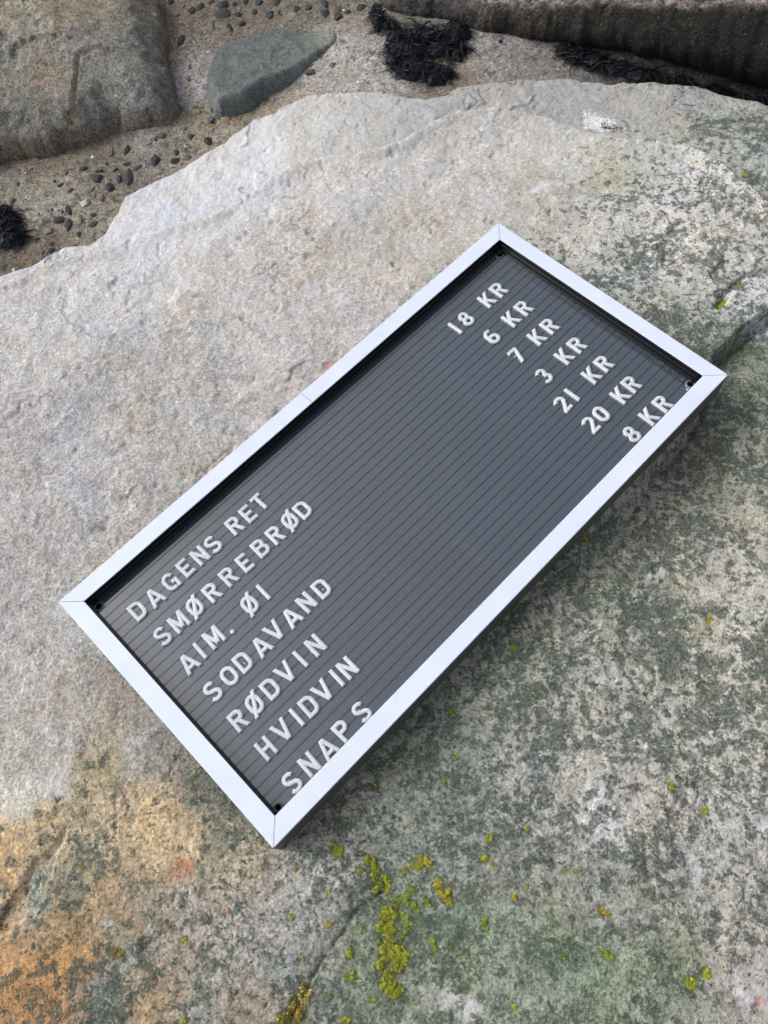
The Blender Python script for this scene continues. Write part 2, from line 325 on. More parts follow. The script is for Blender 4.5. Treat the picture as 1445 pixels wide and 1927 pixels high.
# where the yellow lichens grow: points of the photograph, radius, kind
LC = {'y': (142, 148, 52), 'o': (148, 140, 52), 'g': (118, 138, 62), 'm': (112, 110, 50)}
def z7(*p): return [(620 + a / 5.16, 1600 + b / 5.16) for a, b in p]
LP = [(z7((370, 80), (385, 120), (430, 110), (440, 160), (445, 200), (425, 250), (450, 290), (490, 330), (530, 260), (575, 300), (560, 350), (550, 390), (470, 360), (440, 400)), 5.2, 'y'),
      (z7((295, 190)), 5, 'y'), (z7((60, 50), (110, 20), (90, -20)), 5, 'y'), (z7((880, 70), (890, 130), (930, 100), (975, 140), (860, 160), (820, 140)), 5.4, 'o'), (z7((725, 195)), 5, 'y'),
      (z7((1055, 290), (1020, 350), (1070, 340), (1065, 400), (1080, 430)), 4.6, 'o'), (z7((1155, 380), (1150, 410), (1110, 450), (1150, 480), (1160, 515)), 4.8, 'o'),
      (z7((620, 480), (650, 500), (680, 490), (655, 550)), 4.2, 'g'), (z7((780, 375), (820, 400), (760, 440), (715, 465), (750, 510), (810, 515), (825, 560), (865, 600)), 4.6, 'g'), (z7((930, 490), (950, 525)), 5, 'g'),
      (z7((530, 580), (570, 600), (615, 590), (630, 640), (560, 650), (520, 640), (510, 720), (485, 760), (560, 760), (600, 720), (620, 780), (540, 800), (590, 815)), 6.2, 'y'),
      (z7((710, 630), (740, 655), (760, 690), (735, 730), (795, 720)), 4.4, 'g'), (z7((730, 800), (690, 860), (745, 790)), 3.4, 'g'),
      (z7((590, 900), (550, 930), (510, 970), (580, 980), (640, 960), (690, 960), (620, 1030), (550, 1040), (690, 1030), (745, 1010), (720, 1080), (650, 1090), (690, 1140), (630, 1140), (490, 1100), (530, 1080), (500, 1140)), 6.8, 'y'),
      (z7((480, 890)), 5, 'g'), (z7((195, 985), (200, 1020)), 5, 'y'), (z7((165, 1240), (230, 1190), (210, 1240), (240, 1230)), 4, 'g'),
      (z7((550, 1210), (590, 1230), (530, 1260), (570, 1290), (510, 1330), (560, 1350), (620, 1310), (600, 1380), (640, 1400), (680, 1360)), 6.4, 'y'),
      (z7((995, 880), (1005, 920), (1025, 960)), 4, 'g'), (z7((1170, 945)), 4, 'g'), (z7((140, 1660), (170, 1650)), 5.5, 'y'), (z7((425, 1450)), 4, 'y'), (z7((1000, 1070)), 3, 'y'), (z7((290, 750)), 4.5, 'o'),
      ([(571, 1858), (578, 1866), (568, 1872), (575, 1880), (562, 1886), (555, 1893), (548, 1900), (560, 1905), (570, 1898), (540, 1912), (530, 1920), (545, 1922), (560, 1918), (525, 1930)], 7.5, 'm'),
      ([(617, 1678)], 3, 'o'), ([(549, 1725)], 5, 'g'), ([(619, 1740)], 4.5, 'o'), ([(627, 1584), (630, 1600), (637, 1603), (645, 1599)], 4.6, 'g'), ([(649, 1627)], 3.6, 'm'), ([(621, 1875)], 3.6, 'g'), ([(570, 1805)], 3, 'o'), ([(556, 1636)], 3, 'o'),
      ([(857, 1424)], 4.5, 'y'), ([(836, 1471)], 4, 'o'), ([(778, 1504)], 3.5, 'm'), ([(848, 1338)], 5, 'y'), ([(757, 1403)], 4.5, 'g'), ([(739, 1433)], 5.5, 'm'), ([(708, 1481)], 5, 'm'), ([(681, 1520)], 3.5, 'm'),
      ([(922, 1574), (918, 1580)], 5, 'y'), ([(990, 1560)], 4, 'y'), ([(915, 1614), (908, 1618)], 5, 'y'), ([(929, 1627)], 3, 'o'), ([(1063, 1637)], 3.6, 'o'), ([(1262, 1476), (1265, 1482)], 4.6, 'y'), ([(1325, 1523), (1329, 1527)], 4.6, 'y'),
      ([(968, 1691), (968, 1687)], 4, 'o'), ([(1132, 1713), (1137, 1716)], 4.8, 'o'), ([(1145, 1721)], 3.6, 'o'), ([(913, 1730), (911, 1738), (914, 1746)], 4.6, 'g'), ([(1136, 1790), (1144, 1800), (1140, 1796), (1150, 1802)], 4.8, 'g'), ([(1058, 1800)], 4.5, 'g'),
      ([(1298, 1845), (1302, 1855), (1306, 1848), (1296, 1853)], 6.2, 'y'), ([(1329, 1828), (1333, 1834), (1328, 1836)], 5, 'y'), ([(966, 1896)], 5, 'y'), ([(990, 1672)], 3, 'o'), ([(218, 1790), (226, 1796), (230, 1790)], 5, 'm'), ([(154, 1635)], 4, 'o'), ([(312, 1735)], 4.5, 'm'), ([(348, 1770)], 4, 'y'),
      ([(443, 1869)], 4, 'm'), ([(345, 1922)], 5.5, 'y'), ([(1352, 567), (1357, 574), (1350, 579), (1359, 568)], 4.6, 'y'), ([(1386, 538), (1390, 533)], 4.4, 'm'), ([(1402, 329), (1398, 326)], 3.6, 'y'), ([(1410, 742)], 4, 'm'), ([(1276, 948)], 3.6, 'm'),
      ([(1101, 1016), (1104, 1022)], 4, 'y'), ([(1336, 1163), (1333, 1167)], 4.6, 'o'), ([(1139, 1147)], 3, 'm'), ([(967, 1218), (963, 1221)], 4.6, 'y'), ([(1039, 1294)], 3, 'm'), ([(1270, 269)], 4, 'm'), ([(1085, 1640)], 3, 'o')]
# pigment of the slab: (px, py) -> colour, crust lichen density, grain contrast, algae
PG = [(200, 500, (186, 182, 178), 0, .55, 0), (60, 600, (180, 175, 172), 0, .7, 0), (60, 900, (166, 160, 158), 0, .8, 0), (300, 700, (166, 160, 154), 0, .8, 0),
      (500, 480, (174, 166, 158), 0, .7, 0), (700, 330, (180, 174, 168), 0, .55, 0), (740, 450, (170, 162, 152), 0, .6, 0), (640, 600, (172, 165, 160), 0, .7, 0),
      (330, 380, (188, 186, 186), 0, .25, 0), (260, 420, (190, 187, 187), 0, .2, 0), (500, 250, (187, 184, 181), 0, .2, 0), (420, 330, (188, 184, 182), 0, .3, 0), (600, 230, (180, 176, 170), 0, .4, .05),
      (760, 200, (172, 168, 163), 0, .4, .05), (950, 175, (166, 162, 157), 0, .5, .05), (950, 260, (178, 171, 163), 0, .5, 0), (1060, 300, (182, 177, 170), 0, .45, 0), (1060, 350, (162, 156, 142), .08, .5, .1),
      (880, 380, (172, 165, 158), 0, .6, 0), (1100, 190, (162, 158, 153), .02, .5, .05), (1250, 190, (158, 154, 147), .05, .5, .1), (1350, 210, (146, 146, 138), .38, .6, .25), (1430, 280, (140, 144, 134), .5, .6, .3),
      (1300, 260, (158, 158, 148), .3, .6, .15), (1200, 300, (162, 160, 150), .2, .5, .12), (1180, 370, (158, 156, 146), .35, .55, .25), (1130, 330, (150, 146, 126), .3, .6, .35), (1320, 330, (176, 172, 164), .3, .5, .1),
      (1400, 430, (164, 158, 148), .42, .5, .1), (1240, 400, (172, 168, 162), .35, .5, .12), (1120, 440, (170, 165, 158), .25, .5, .1), (1150, 520, (150, 150, 142), .45, .6, .3), (1250, 480, (164, 160, 150), .5, .6, .25),
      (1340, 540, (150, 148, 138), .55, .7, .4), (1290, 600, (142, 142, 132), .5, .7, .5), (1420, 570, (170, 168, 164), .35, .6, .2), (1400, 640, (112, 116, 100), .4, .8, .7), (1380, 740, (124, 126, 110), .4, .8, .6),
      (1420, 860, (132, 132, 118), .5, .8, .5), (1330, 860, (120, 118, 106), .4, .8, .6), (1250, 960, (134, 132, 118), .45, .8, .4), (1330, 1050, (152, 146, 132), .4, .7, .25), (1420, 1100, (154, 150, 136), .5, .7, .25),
      (1150, 1100, (122, 124, 110), .5, .8, .6), (1220, 1200, (132, 132, 118), .55, .8, .5), (1360, 1250, (152, 148, 134), .55, .75, .3), (1100, 1200, (142, 140, 128), .45, .8, .4), (980, 1300, (128, 130, 116), .5, .85, .5),  # by the board's lower side: algae green, also darkened for its shade
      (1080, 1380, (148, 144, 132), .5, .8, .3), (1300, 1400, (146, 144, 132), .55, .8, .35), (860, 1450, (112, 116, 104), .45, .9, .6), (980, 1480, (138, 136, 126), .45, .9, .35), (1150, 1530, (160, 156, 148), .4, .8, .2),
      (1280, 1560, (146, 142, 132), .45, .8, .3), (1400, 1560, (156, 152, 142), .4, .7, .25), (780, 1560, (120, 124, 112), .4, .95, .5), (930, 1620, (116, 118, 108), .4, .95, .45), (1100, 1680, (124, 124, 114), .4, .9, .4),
      (1280, 1680, (132, 130, 120), .4, .9, .4), (1420, 1660, (146, 142, 134), .35, .8, .25), (720, 1700, (106, 114, 98), .4, .95, .7), (880, 1760, (106, 116, 96), .35, .9, .8), (1080, 1800, (110, 120, 98), .3, .85, .85),
      (1250, 1800, (118, 124, 106), .3, .85, .7), (1400, 1850, (160, 152, 142), .2, .6, .15), (1000, 1890, (122, 126, 110), .25, .8, .7), (830, 1900, (126, 128, 114), .3, .85, .6), (700, 1880, (112, 120, 104), .35, .9, .7),
      (600, 1640, (138, 138, 130), .35, .95, .35), (520, 1720, (146, 140, 130), .3, .95, .25), (450, 1620, (152, 140, 120), .25, .95, .3), (560, 1820, (118, 122, 114), .35, .95, .5), (400, 1720, (152, 144, 132), .3, .95, .25),
      (400, 1850, (122, 124, 114), .35, .95, .5), (490, 1890, (140, 130, 114), .3, .95, .35), (350, 1570, (180, 158, 128), .15, .9, .3), (280, 1600, (176, 152, 116), .2, .9, .3), (300, 1500, (170, 148, 116), .2, .9, .35), (400, 1560, (134, 126, 106), .25, .9, .4),
      (180, 1480, (148, 134, 106), .15, .9, .35), (60, 1480, (178, 174, 162), .05, .7, .05), (100, 1400, (158, 152, 144), .05, .85, .1), (40, 1250, (170, 162, 156), 0, .8, .05), (150, 1150, (162, 157, 150), 0, .9, .05),
      (40, 1080, (160, 154, 150), 0, .85, 0), (220, 1320, (140, 132, 122), .05, .9, .1), (330, 1400, (126, 122, 112), .1, .9, .3), (400, 1480, (98, 100, 90), .2, .95, .6), (430, 1560, (110, 110, 98), .3, .95, .5), (280, 1430, (158, 154, 146), .05, .85, .1),
      (100, 1560, (166, 146, 114), .2, .9, .25), (30, 1620, (172, 144, 106), .2, .9, .2), (90, 1660, (132, 138, 128), .4, .8, .15), (130, 1700, (140, 116, 84), .2, .85, .3), (180, 1660, (118, 114, 100), .3, .9, .4), (60, 1790, (156, 122, 84), .42, .8, .1), (120, 1880, (148, 112, 76), .42, .8, .1),
      (20, 1860, (156, 118, 78), .36, .8, .05), (150, 1790, (160, 124, 78), .25, .8, .15), (220, 1800, (112, 118, 110), .35, .85, .55), (190, 1900, (104, 114, 108), .35, .85, .6), (280, 1720, (128, 124, 112), .35, .95, .45), (290, 1880, (150, 128, 98), .25, .9, .25),
      (330, 1800, (132, 124, 110), .3, .95, .4), (240, 1710, (150, 126, 92), .3, .9, .25)]
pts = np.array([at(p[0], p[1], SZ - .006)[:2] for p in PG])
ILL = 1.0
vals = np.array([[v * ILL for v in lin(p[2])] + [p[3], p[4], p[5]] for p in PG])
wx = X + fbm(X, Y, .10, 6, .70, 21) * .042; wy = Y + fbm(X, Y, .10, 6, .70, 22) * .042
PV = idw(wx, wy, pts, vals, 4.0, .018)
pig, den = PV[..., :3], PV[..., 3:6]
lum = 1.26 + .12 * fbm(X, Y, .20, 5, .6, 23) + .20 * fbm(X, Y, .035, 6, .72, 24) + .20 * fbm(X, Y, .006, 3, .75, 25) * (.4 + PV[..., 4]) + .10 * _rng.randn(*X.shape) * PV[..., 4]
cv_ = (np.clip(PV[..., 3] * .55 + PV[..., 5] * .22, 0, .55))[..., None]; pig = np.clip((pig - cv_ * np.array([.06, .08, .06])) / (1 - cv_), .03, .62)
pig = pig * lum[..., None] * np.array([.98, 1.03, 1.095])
warm = fbm(X, Y, .07, 5, .6, 26)[..., None]
pig = pig * (1 + warm * np.array([.07, 0, -.10]))
wh = sstep(fbm(X, Y, .06, 6, .62, 27), .48, .85)[..., None]                     # chalky white bruises
pig = pig * (1 - .55 * wh) + .55 * wh * np.array(lin((205, 203, 208)))
for cx, cy, rx, ry, a in ((1030, 288, 40, 14, 0.5), (1010, 355, 30, 12, .2), (580, 530, 25, 30, .0), (635, 560, 16, 26, .0), (450, 735, 30, 14, .3), (470, 800, 30, 20, 0), (560, 770, 0.1, .1, 0), (1130, 1560, 50, 14, .5),
                          (1050, 335, 60, 10, .3), (1250, 420, 55, 14, .6), (1320, 318, 28, 16, .1), (1100, 470, 30, 14, .3), (1175, 1590, 14, 10, 0), (870, 1900, 26, 22, 0), (210, 1740, 10, 10, 0), (110, 1480, 30, 30, 0), (1240, 1075, 30, 10, .3), (1410, 1870, 45, 22, -.5), (1310, 1640, 12, 40, .4)):
    q = at(cx, cy, SZ); s = .00052 if cy > 900 else .0006
    ux = (wx * .6 + X * .4 - q[0]); uy = (wy * .6 + Y * .4 - q[1]); ca, sa = math.cos(-a), math.sin(-a)
    e = ((ux * ca - uy * sa) / (rx * s)) ** 2 + ((ux * sa + uy * ca) / (ry * s)) ** 2
    w = (sstep(np.exp(-e) + .55 * fbm(X, Y, .018, 5, .7, 33), .30, .85) * sstep(3.2 - e, 0, 1) * .62)[..., None]; pig = pig * (1 - w) + w * np.array(lin((208, 208, 214))); den = den * (1 - .8 * w)
for cx, cy, rx, ry in ((1118, 222, 20, 9), (1140, 228, 18, 8), (1106, 216, 9, 6)):
    q = at(cx, cy, SZ - .02); s = .00062; e = ((X - q[0]) / (rx * s)) ** 2 + ((Y - q[1]) / (ry * s * 1.5)) ** 2
    w = (sstep(np.exp(-e) + .5 * fbm(X, Y, .008, 4, .7, 35), .30, .50) * sstep(3.0 - e, 0, 1) * .95)[..., None]; pig = pig * (1 - w) + w * np.array(lin((232, 234, 240)))
for cx, cy, r, col in ((512, 770, 13, (92, 92, 108)), (210, 765, 11, (100, 100, 104)), (186, 985, 15, (112, 116, 122)), (442, 705, 16, (128, 128, 134)), (328, 575, 8, (112, 114, 116)), (208, 630, 7, (84, 84, 90)),
                       (325, 778, 8, (118, 122, 134)), (240, 780, 12, (130, 132, 134)), (345, 1635, 20, (160, 78, 34)), (385, 1672, 12, (120, 72, 50)), (438, 1705, 8, (170, 92, 50)), (610, 680, 10, (168, 106, 78)), (790, 410, 5, (96, 92, 88)),
                       (372, 538, 9, (100, 104, 110)), (270, 393, 7, (120, 110, 100)), (190, 1560, 9, (82, 92, 84)), (250, 1550, 8, (82, 92, 84)), (1430, 1880, 10, (176, 92, 50)), (1180, 236, 9, (60, 56, 52)), (1276, 870, 24, (62, 66, 72)), (990, 1320, 8, (70, 72, 74)), (820, 230, 5, (120, 84, 62)), (790, 1790, 6, (120, 80, 76))):
    q = at(cx, cy, SZ); s = .00056
    w = (sstep(1.25 - np.hypot(wx * .5 + X * .5 - q[0], wy * .5 + Y * .5 - q[1]) / (r * s), 0, .8) * .5 * (1 + .5 * fbm(X, Y, .004, 2, .6, 31)))[..., None].clip(0, 1)
    pig = pig * (1 - w) + w * np.array(lin(col))
ce = (np.exp(-((DC - .001) / .0035) ** 2) * sstep(fbm(X, Y, .03, 4, .6, 34), -.35, .25))[..., None]          # fresh pale edge of the upper layer
pig = pig * (1 - .5 * ce) + .5 * ce * np.array(lin((208, 203, 196)))
crk = fbm(X, Y, .16, 5, .6, 61); crp = sstep(fbm(X, Y, .10, 2, .5, 62), .18, .4); kk = (np.exp(-(crk / .016) ** 2) * crp * .45)[..., None]; pig = pig * (1 - kk) + kk * np.array(lin((84, 76, 68)))
bc = (sstep(-DC, .004, .012) * sstep(X, -.15, .05))[..., None]; pig = pig * (1 - .12 * bc)
den[..., 1] *= 1 - .25 * bc[..., 0]
eg = np.exp(-((D - .004) / .010) ** 2)[..., None] * sstep(-X, -.1, .1)[..., None]
pig = pig * (1 - .35 * eg) + .35 * eg * np.array(lin((206, 204, 210)))
LP.sort(key=lambda e: e[0][0][1])
for ptl, rad, kind in LP:                          # thin crust that the rosettes grow from
    for px, py in ptl:
        q = at(px, py, SZ - .006); R_ = rad * .00075; i0_, i1_ = np.searchsorted(sx, [q[0] - 3 * R_, q[0] + 3 * R_]); j0_, j1_ = np.searchsorted(sy, [q[1] - 3 * R_, q[1] + 3 * R_])
        xs, ys = X[j0_:j1_, i0_:i1_], Y[j0_:j1_, i0_:i1_]
        if xs.size == 0: continue
        e = np.hypot(xs - q[0], ys - q[1]) / R_
        w = (sstep(1.25 - e + .9 * fbm(xs, ys, .006, 3, .7, 36), 0, .5) * .55)[..., None]
        pig[j0_:j1_, i0_:i1_] = pig[j0_:j1_, i0_:i1_] * (1 - w) + w * np.array(lin(LC[kind])) * .6
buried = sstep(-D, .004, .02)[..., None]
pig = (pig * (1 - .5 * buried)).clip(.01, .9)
# rim leans out over the sand: lower parts of the edge are drawn inwards
gyD, gxD = np.gradient(D, sy, sx); und = .016 * sstep(-D, -.002, .014)
XX = X + gxD * und; YY = Y + gyD * und
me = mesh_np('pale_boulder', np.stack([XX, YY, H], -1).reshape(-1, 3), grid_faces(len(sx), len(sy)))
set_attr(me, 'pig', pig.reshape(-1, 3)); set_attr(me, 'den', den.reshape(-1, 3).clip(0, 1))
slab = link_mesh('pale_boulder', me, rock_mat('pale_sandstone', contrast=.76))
tag(slab, 'huge pale boulder with grey, green and orange lichen crust that carries the letter board', 'boulder')

# ------------------------------------------------------------------ sand and cement between the boulders
gx_ = grid_axes(-.62, .95, .0024, -60, 60); gy_ = grid_axes(.05, 1.25, .0024, -60, 60)
GX, GY = np.meshgrid(gx_, gy_)
def ground_h(x, y):
    far = sstep(np.hypot(x, y), 2, 8)
    cove = at(800, 120, -.085); k = sstep(x, -.12, .10)
    h = GZ + .026 * k * (1 - sstep(x, .45, .8)) + (fbm(x, y, .22, 4, .5, 41) * .006 + fbm(x, y, .03, 4, .6, 42) * .0022 + fbm(x, y, .008, 2, .6, 43) * .0009) * (1 - far)
    return h - .12 * sstep(-y, 1.0, 3.0) * 0
GH = ground_h(GX, GY)
def gheight(x, y):
    return float(ground_h(np.array([x]), np.array([y]))[0])
def on_ground(px, py):
    z = GZ
    for _ in range(5):
        p = at(px, py, z); z = gheight(p[0], p[1])
    return np.array([p[0], p[1], z])
GP = [(30, 360, (132, 124, 106)), (100, 380, (150, 144, 126)), (60, 330, (116, 104, 86)), (200, 290, (112, 100, 80)), (150, 430, (140, 132, 114)), (30, 470, (98, 86, 68)), (120, 455, (104, 90, 74)), (230, 330, (112, 104, 88)), (180, 380, (134, 124, 106)),
      (290, 290, (124, 112, 90)), (300, 262, (120, 112, 96)), (350, 240, (134, 124, 102)), (395, 225, (140, 128, 104)), (290, 275, (150, 148, 146)), (360, 180, (158, 155, 154)), (355, 110, (150, 144, 136)), (350, 150, (160, 157, 158)), (330, 60, (112, 98, 80)), (340, 95, (120, 106, 88)),
      (450, 20, (108, 98, 80)), (550, 15, (104, 94, 78)), (640, 20, (106, 94, 74)), (430, 62, (116, 104, 88)), (560, 34, (108, 98, 82)), (680, 70, (128, 116, 98)), (660, 110, (148, 142, 136)), (600, 150, (150, 144, 138)), (520, 185, (146, 136, 116)), (460, 215, (138, 126, 102)), (640, 140, (158, 153, 148)),
      (700, 100, (150, 144, 138)), (720, 170, (156, 151, 144)), (900, 100, (140, 136, 132)), (960, 120, (132, 129, 126)), (880, 140, (148, 142, 132)), (840, 172, (112, 94, 74)), (1030, 120, (116, 112, 108)), (800, 60, (110, 104, 94)), (1200, 140, (60, 56, 52)), (1400, 190, (50, 48, 44)), (1300, 160, (56, 52, 48))]  # last three points near black: overhang shade put into the sand colour
gp = np.array([at(a, b, GZ)[:2] for a, b, c in GP]); gv = np.array([lin(c) for a, b, c in GP])
wgx = GX + fbm(GX, GY, .12, 5, .6, 51) * .03; wgy = GY + fbm(GX, GY, .12, 5, .6, 52) * .03
gpig = idw(wgx, wgy, gp, gv, 3.6, .02)
gpig = (gpig * .7 + .3 * gpig.mean(-1, keepdims=True)) * (1.22 + .20 * fbm(GX, GY, .05, 5, .65, 53) + .24 * fbm(GX, GY, .010, 3, .7, 54) + .10 * _rng.randn(*GX.shape))[..., None]
blot = sstep(fbm(GX, GY, .045, 5, .6, 55), .25, .5)[..., None]; gpig = gpig * (1 - .3 * blot) + .3 * blot * np.array(lin((158, 154, 156)))
brn = sstep(fbm(GX, GY, .03, 4, .6, 56), .38, .6)[..., None]; gpig = gpig * (1 - .4 * brn) + .4 * brn * np.array(lin((120, 92, 60)))
me = mesh_np('sand', np.stack([GX, GY, GH], -1).reshape(-1, 3), grid_faces(len(gx_), len(gy_)))
set_attr(me, 'pig', gpig.clip(.01, .8).reshape(-1, 3))
gd = np.zeros(gpig.shape); gd[..., 1] = .85; gd[..., 0] = .12; set_attr(me, 'den', gd.reshape(-1, 3))
sand = link_mesh('sand', me, rock_mat('cemented_sand', .8, .8, (.04, .04, .042), 1.2, glint=.4))
sand['kind'] = 'structure'

# ------------------------------------------------------------------ other boulders as height fields over their own outlines
def boulder(name, outline, zbase, top, edge, under, pigs, mat, label, cat='boulder', step=.0022, seed=1, lumps=1.0, extra=None, prof=1.0, dens=(0, .8, 0), lip=None, grow=0.0):
    lo = outline.min(0) - .05; hi = outline.max(0) + .05
    vis_lo = np.maximum(lo, [-.75, -.1]); vis_hi = np.minimum(hi, [1.05, 1.35])
    ax = grid_axes(vis_lo[0], vis_hi[0], step, min(lo[0], vis_lo[0] - .001), max(hi[0], vis_hi[0] + .001)); ay = grid_axes(vis_lo[1], vis_hi[1], step, min(lo[1], vis_lo[1] - .001), max(hi[1], vis_hi[1] + .001))
    x, y = np.meshgrid(ax, ay)
    wx_ = x + fbm(x, y, .10, 4, .55, seed) * .012 * lumps; wy_ = y + fbm(x, y, .10, 4, .55, seed + .5) * .012 * lumps
    d0_ = sdist(x, y, outline) + grow
    d = sdist(wx_, wy_, outline) + grow + fbm(x, y, .035, 4, .65, seed + 11) * .0035 * lumps
    tp = top(x, y)
    tp = tp + (fbm(x, y, .25, 3, .5, seed + 2) * .010 + fbm(x, y, .06, 4, .6, seed + 3) * .0040) * lumps + fbm(x, y, .012, 3, .65, seed + 4) * .0010 * lumps
    t1 = fbm(x, y, .16, 5, .6, seed + 5) * 2.5 + y * 5 - x * 2; fr = t1 - np.floor(t1)
    tp = tp + .003 * lumps * sstep(fr, 0, .05) * (1 - fr)
    if extra: tp = extra(x, y, tp, d)
    e = sstep(d, -edge * .45, edge) ** prof
    h = zbase - .03 + (tp - zbase + .03) * e
    gy, gx = np.gradient(d0_, ay, ax)
    un = under(x, y) if callable(under) else under
    u = un * sstep(-d, -edge * .5, edge * .45)
    gp_ = np.array([p[0] for p in pigs]); gv_ = np.array([lin(p[1]) for p in pigs])
    px_ = x + fbm(x, y, .12, 5, .6, seed + 6) * .035; py_ = y + fbm(x, y, .12, 5, .6, seed + 7) * .035
    pg = idw(px_, py_, gp_, gv_, 3.5, .02)
    pg = pg * (1 + .22 * fbm(x, y, .05, 6, .68, seed + 8) + .16 * fbm(x, y, .008, 3, .7, seed + 9))[..., None]
    w = fbm(x, y, .09, 5, .6, seed + 10)[..., None]; pg = (pg * .6 + .4 * pg.mean(-1, keepdims=True)) * np.array([1.26, 1.29, 1.30]) * (1 + w * np.array([.10, 0, -.12]))
    if lip: pg = lip(x, y, d, pg)
    m_ = mesh_np(name, np.stack([x + gx * u, y + gy * u, h], -1).reshape(-1, 3), grid_faces(len(ax), len(ay)))
    set_attr(m_, 'pig', pg.clip(.008, .8).reshape(-1, 3)); dd = np.zeros(pg.shape); dd[...] = dens; set_attr(m_, 'den', dd.reshape(-1, 3))
    o = link_mesh(name, m_, mat); tag(o, label, cat)
    return o
def pz(lst, z): return [(at(a, b, z)[:2], c) for a, b, c in lst]
dark_rock = rock_mat('weathered_rock', .85, .8, (.05, .055, .05), 1.4, glint=.4)
# left boulder
lb = np.vstack([poly_at([(305, -60), (308, 0), (316, 60), (322, 105), (340, 160), (343, 200), (330, 222), (300, 232), (240, 244), (170, 266), (100, 286), (40, 300), (0, 314), (-60, 335)], -.104), [[-1.0, .62], [-1.2, 1.2], [-.8, 1.9], [-.2, 1.9], [-.18, 1.2]]])
def lb_extra(x, y, tp, d):
    g = sdist(x, y, poly_at([(30, 252), (60, 245), (75, 228), (105, 200), (128, 180), (138, 150), (150, 108), (175, 98), (205, 92)], -.05), False)
    s1 = sdist(x, y, np.vstack([poly_at([(-80, 262), (30, 250), (60, 243), (100, 202), (128, 176), (140, 148), (150, 108), (185, 96), (225, 88), (250, 60), (240, -40)], -.05), [[-.5, 1.9], [-1.2, 1.5], [-1.3, .7]]]))
    tp = np.minimum(tp, -.098 + .30 * np.maximum(d, 0) + .022 * sstep(d, 0, .05)); return tp - .004 * np.exp(-(g / .0025) ** 2) + .0025 * sstep(s1 + .02 * fbm(x, y, .04, 4, .6, 87), -.006, .006)
def lb_lip(x, y, d, pg):
    r = (np.exp(-((d + .001) / .012) ** 2) * (.5 + .5 * fbm(x, y, .05, 3, .5, 88)) * sstep(-x, .12, .25))[..., None].clip(0, 1)  # overhang shadow painted dark brown along the lower edge
    pg = pg * (1 - .8 * r) + .8 * r * np.array(lin((104, 62, 34)))
    g = (np.exp(-(sdist(x + fbm(x, y, .03, 3, .5, 89) * .006, y, poly_at([(100, 200), (118, 186), (128, 172), (136, 150), (146, 118)], -.05), False) / .0022) ** 2) + np.exp(-(sdist(x, y, poly_at([(44, 247), (60, 243), (72, 230)], -.05), False) / .0022) ** 2))[..., None] * .7
    return pg * (1 - g) + g * np.array(lin((176, 150, 118)))
boulder('brown_boulder', lb, GZ, lambda x, y: -.050 + .035 * sstep(y, .6, 1.1), .016, .022,
        pz([(40, 40, (146, 136, 110)), (130, 30, (150, 132, 104)), (240, 30, (128, 122, 108)), (40, 120, (128, 126, 112)), (150, 90, (132, 128, 116)), (90, 125, (150, 124, 98)), (240, 110, (124, 120, 110)), (290, 60, (114, 108, 100)), (300, 150, (112, 110, 106)),
            (200, 160, (128, 124, 116)), (60, 180, (122, 120, 106)), (120, 210, (124, 120, 112)), (40, 235, (98, 94, 84)), (220, 210, (112, 108, 100)), (320, 205, (78, 78, 78)), (100, 260, (118, 116, 110)), (20, 285, (116, 114, 108)), (270, 180, (132, 128, 122)), (140, 10, (176, 150, 110))], -.05),  # dark right corner point: shade of the undercut put into the colour
        dark_rock, 'rounded grey brown boulder with overhang shadow painted brown along its lower edge in the top left corner', seed=61, lumps=1.7, extra=lb_extra, lip=lb_lip, dens=(.10, .9, .12))
# grey green stone
gs = poly_at([(380, 112), (376, 140), (382, 172), (396, 202), (412, 207), (440, 200), (468, 190), (492, 172), (520, 158), (560, 137), (595, 113), (622, 97), (643, 82), (649, 66), (645, 50), (622, 43), (592, 48), (560, 43), (535, 41), (500, 52), (455, 66), (415, 77), (395, 90)], -.095)
def gs_extra(x, y, tp, d):
    q = at(590, 70, -.09); return tp + .004 * sstep(np.hypot(x - q[0], y - q[1]) / .10, .3, 1) - .006 * sstep(.012 - np.abs(d - .012), 0, .02) * 0
boulder('grey_stone', gs, GZ, lambda x, y: -.094 + .008 * sstep(y, .78, .95), .022, .003,
        pz([(400, 110, (84, 94, 90)), (440, 120, (86, 98, 92)), (520, 80, (84, 96, 90)), (560, 60, (90, 100, 94)), (480, 140, (84, 94, 92)), (420, 170, (96, 104, 100)), (620, 60, (122, 130, 120)), (560, 100, (106, 114, 114)), (440, 190, (84, 90, 96)), (600, 90, (84, 92, 88))], -.08),
        rock_mat('smooth_green_stone', 1.1, .7, (.03, .035, .035), .9, .9, glint=.25), 'smooth wedge shaped grey green stone lying in the cement beside the brown boulder', 'stone', step=.0022, seed=71, lumps=.42, extra=gs_extra, dens=(.10, .8, .12), grow=.005)
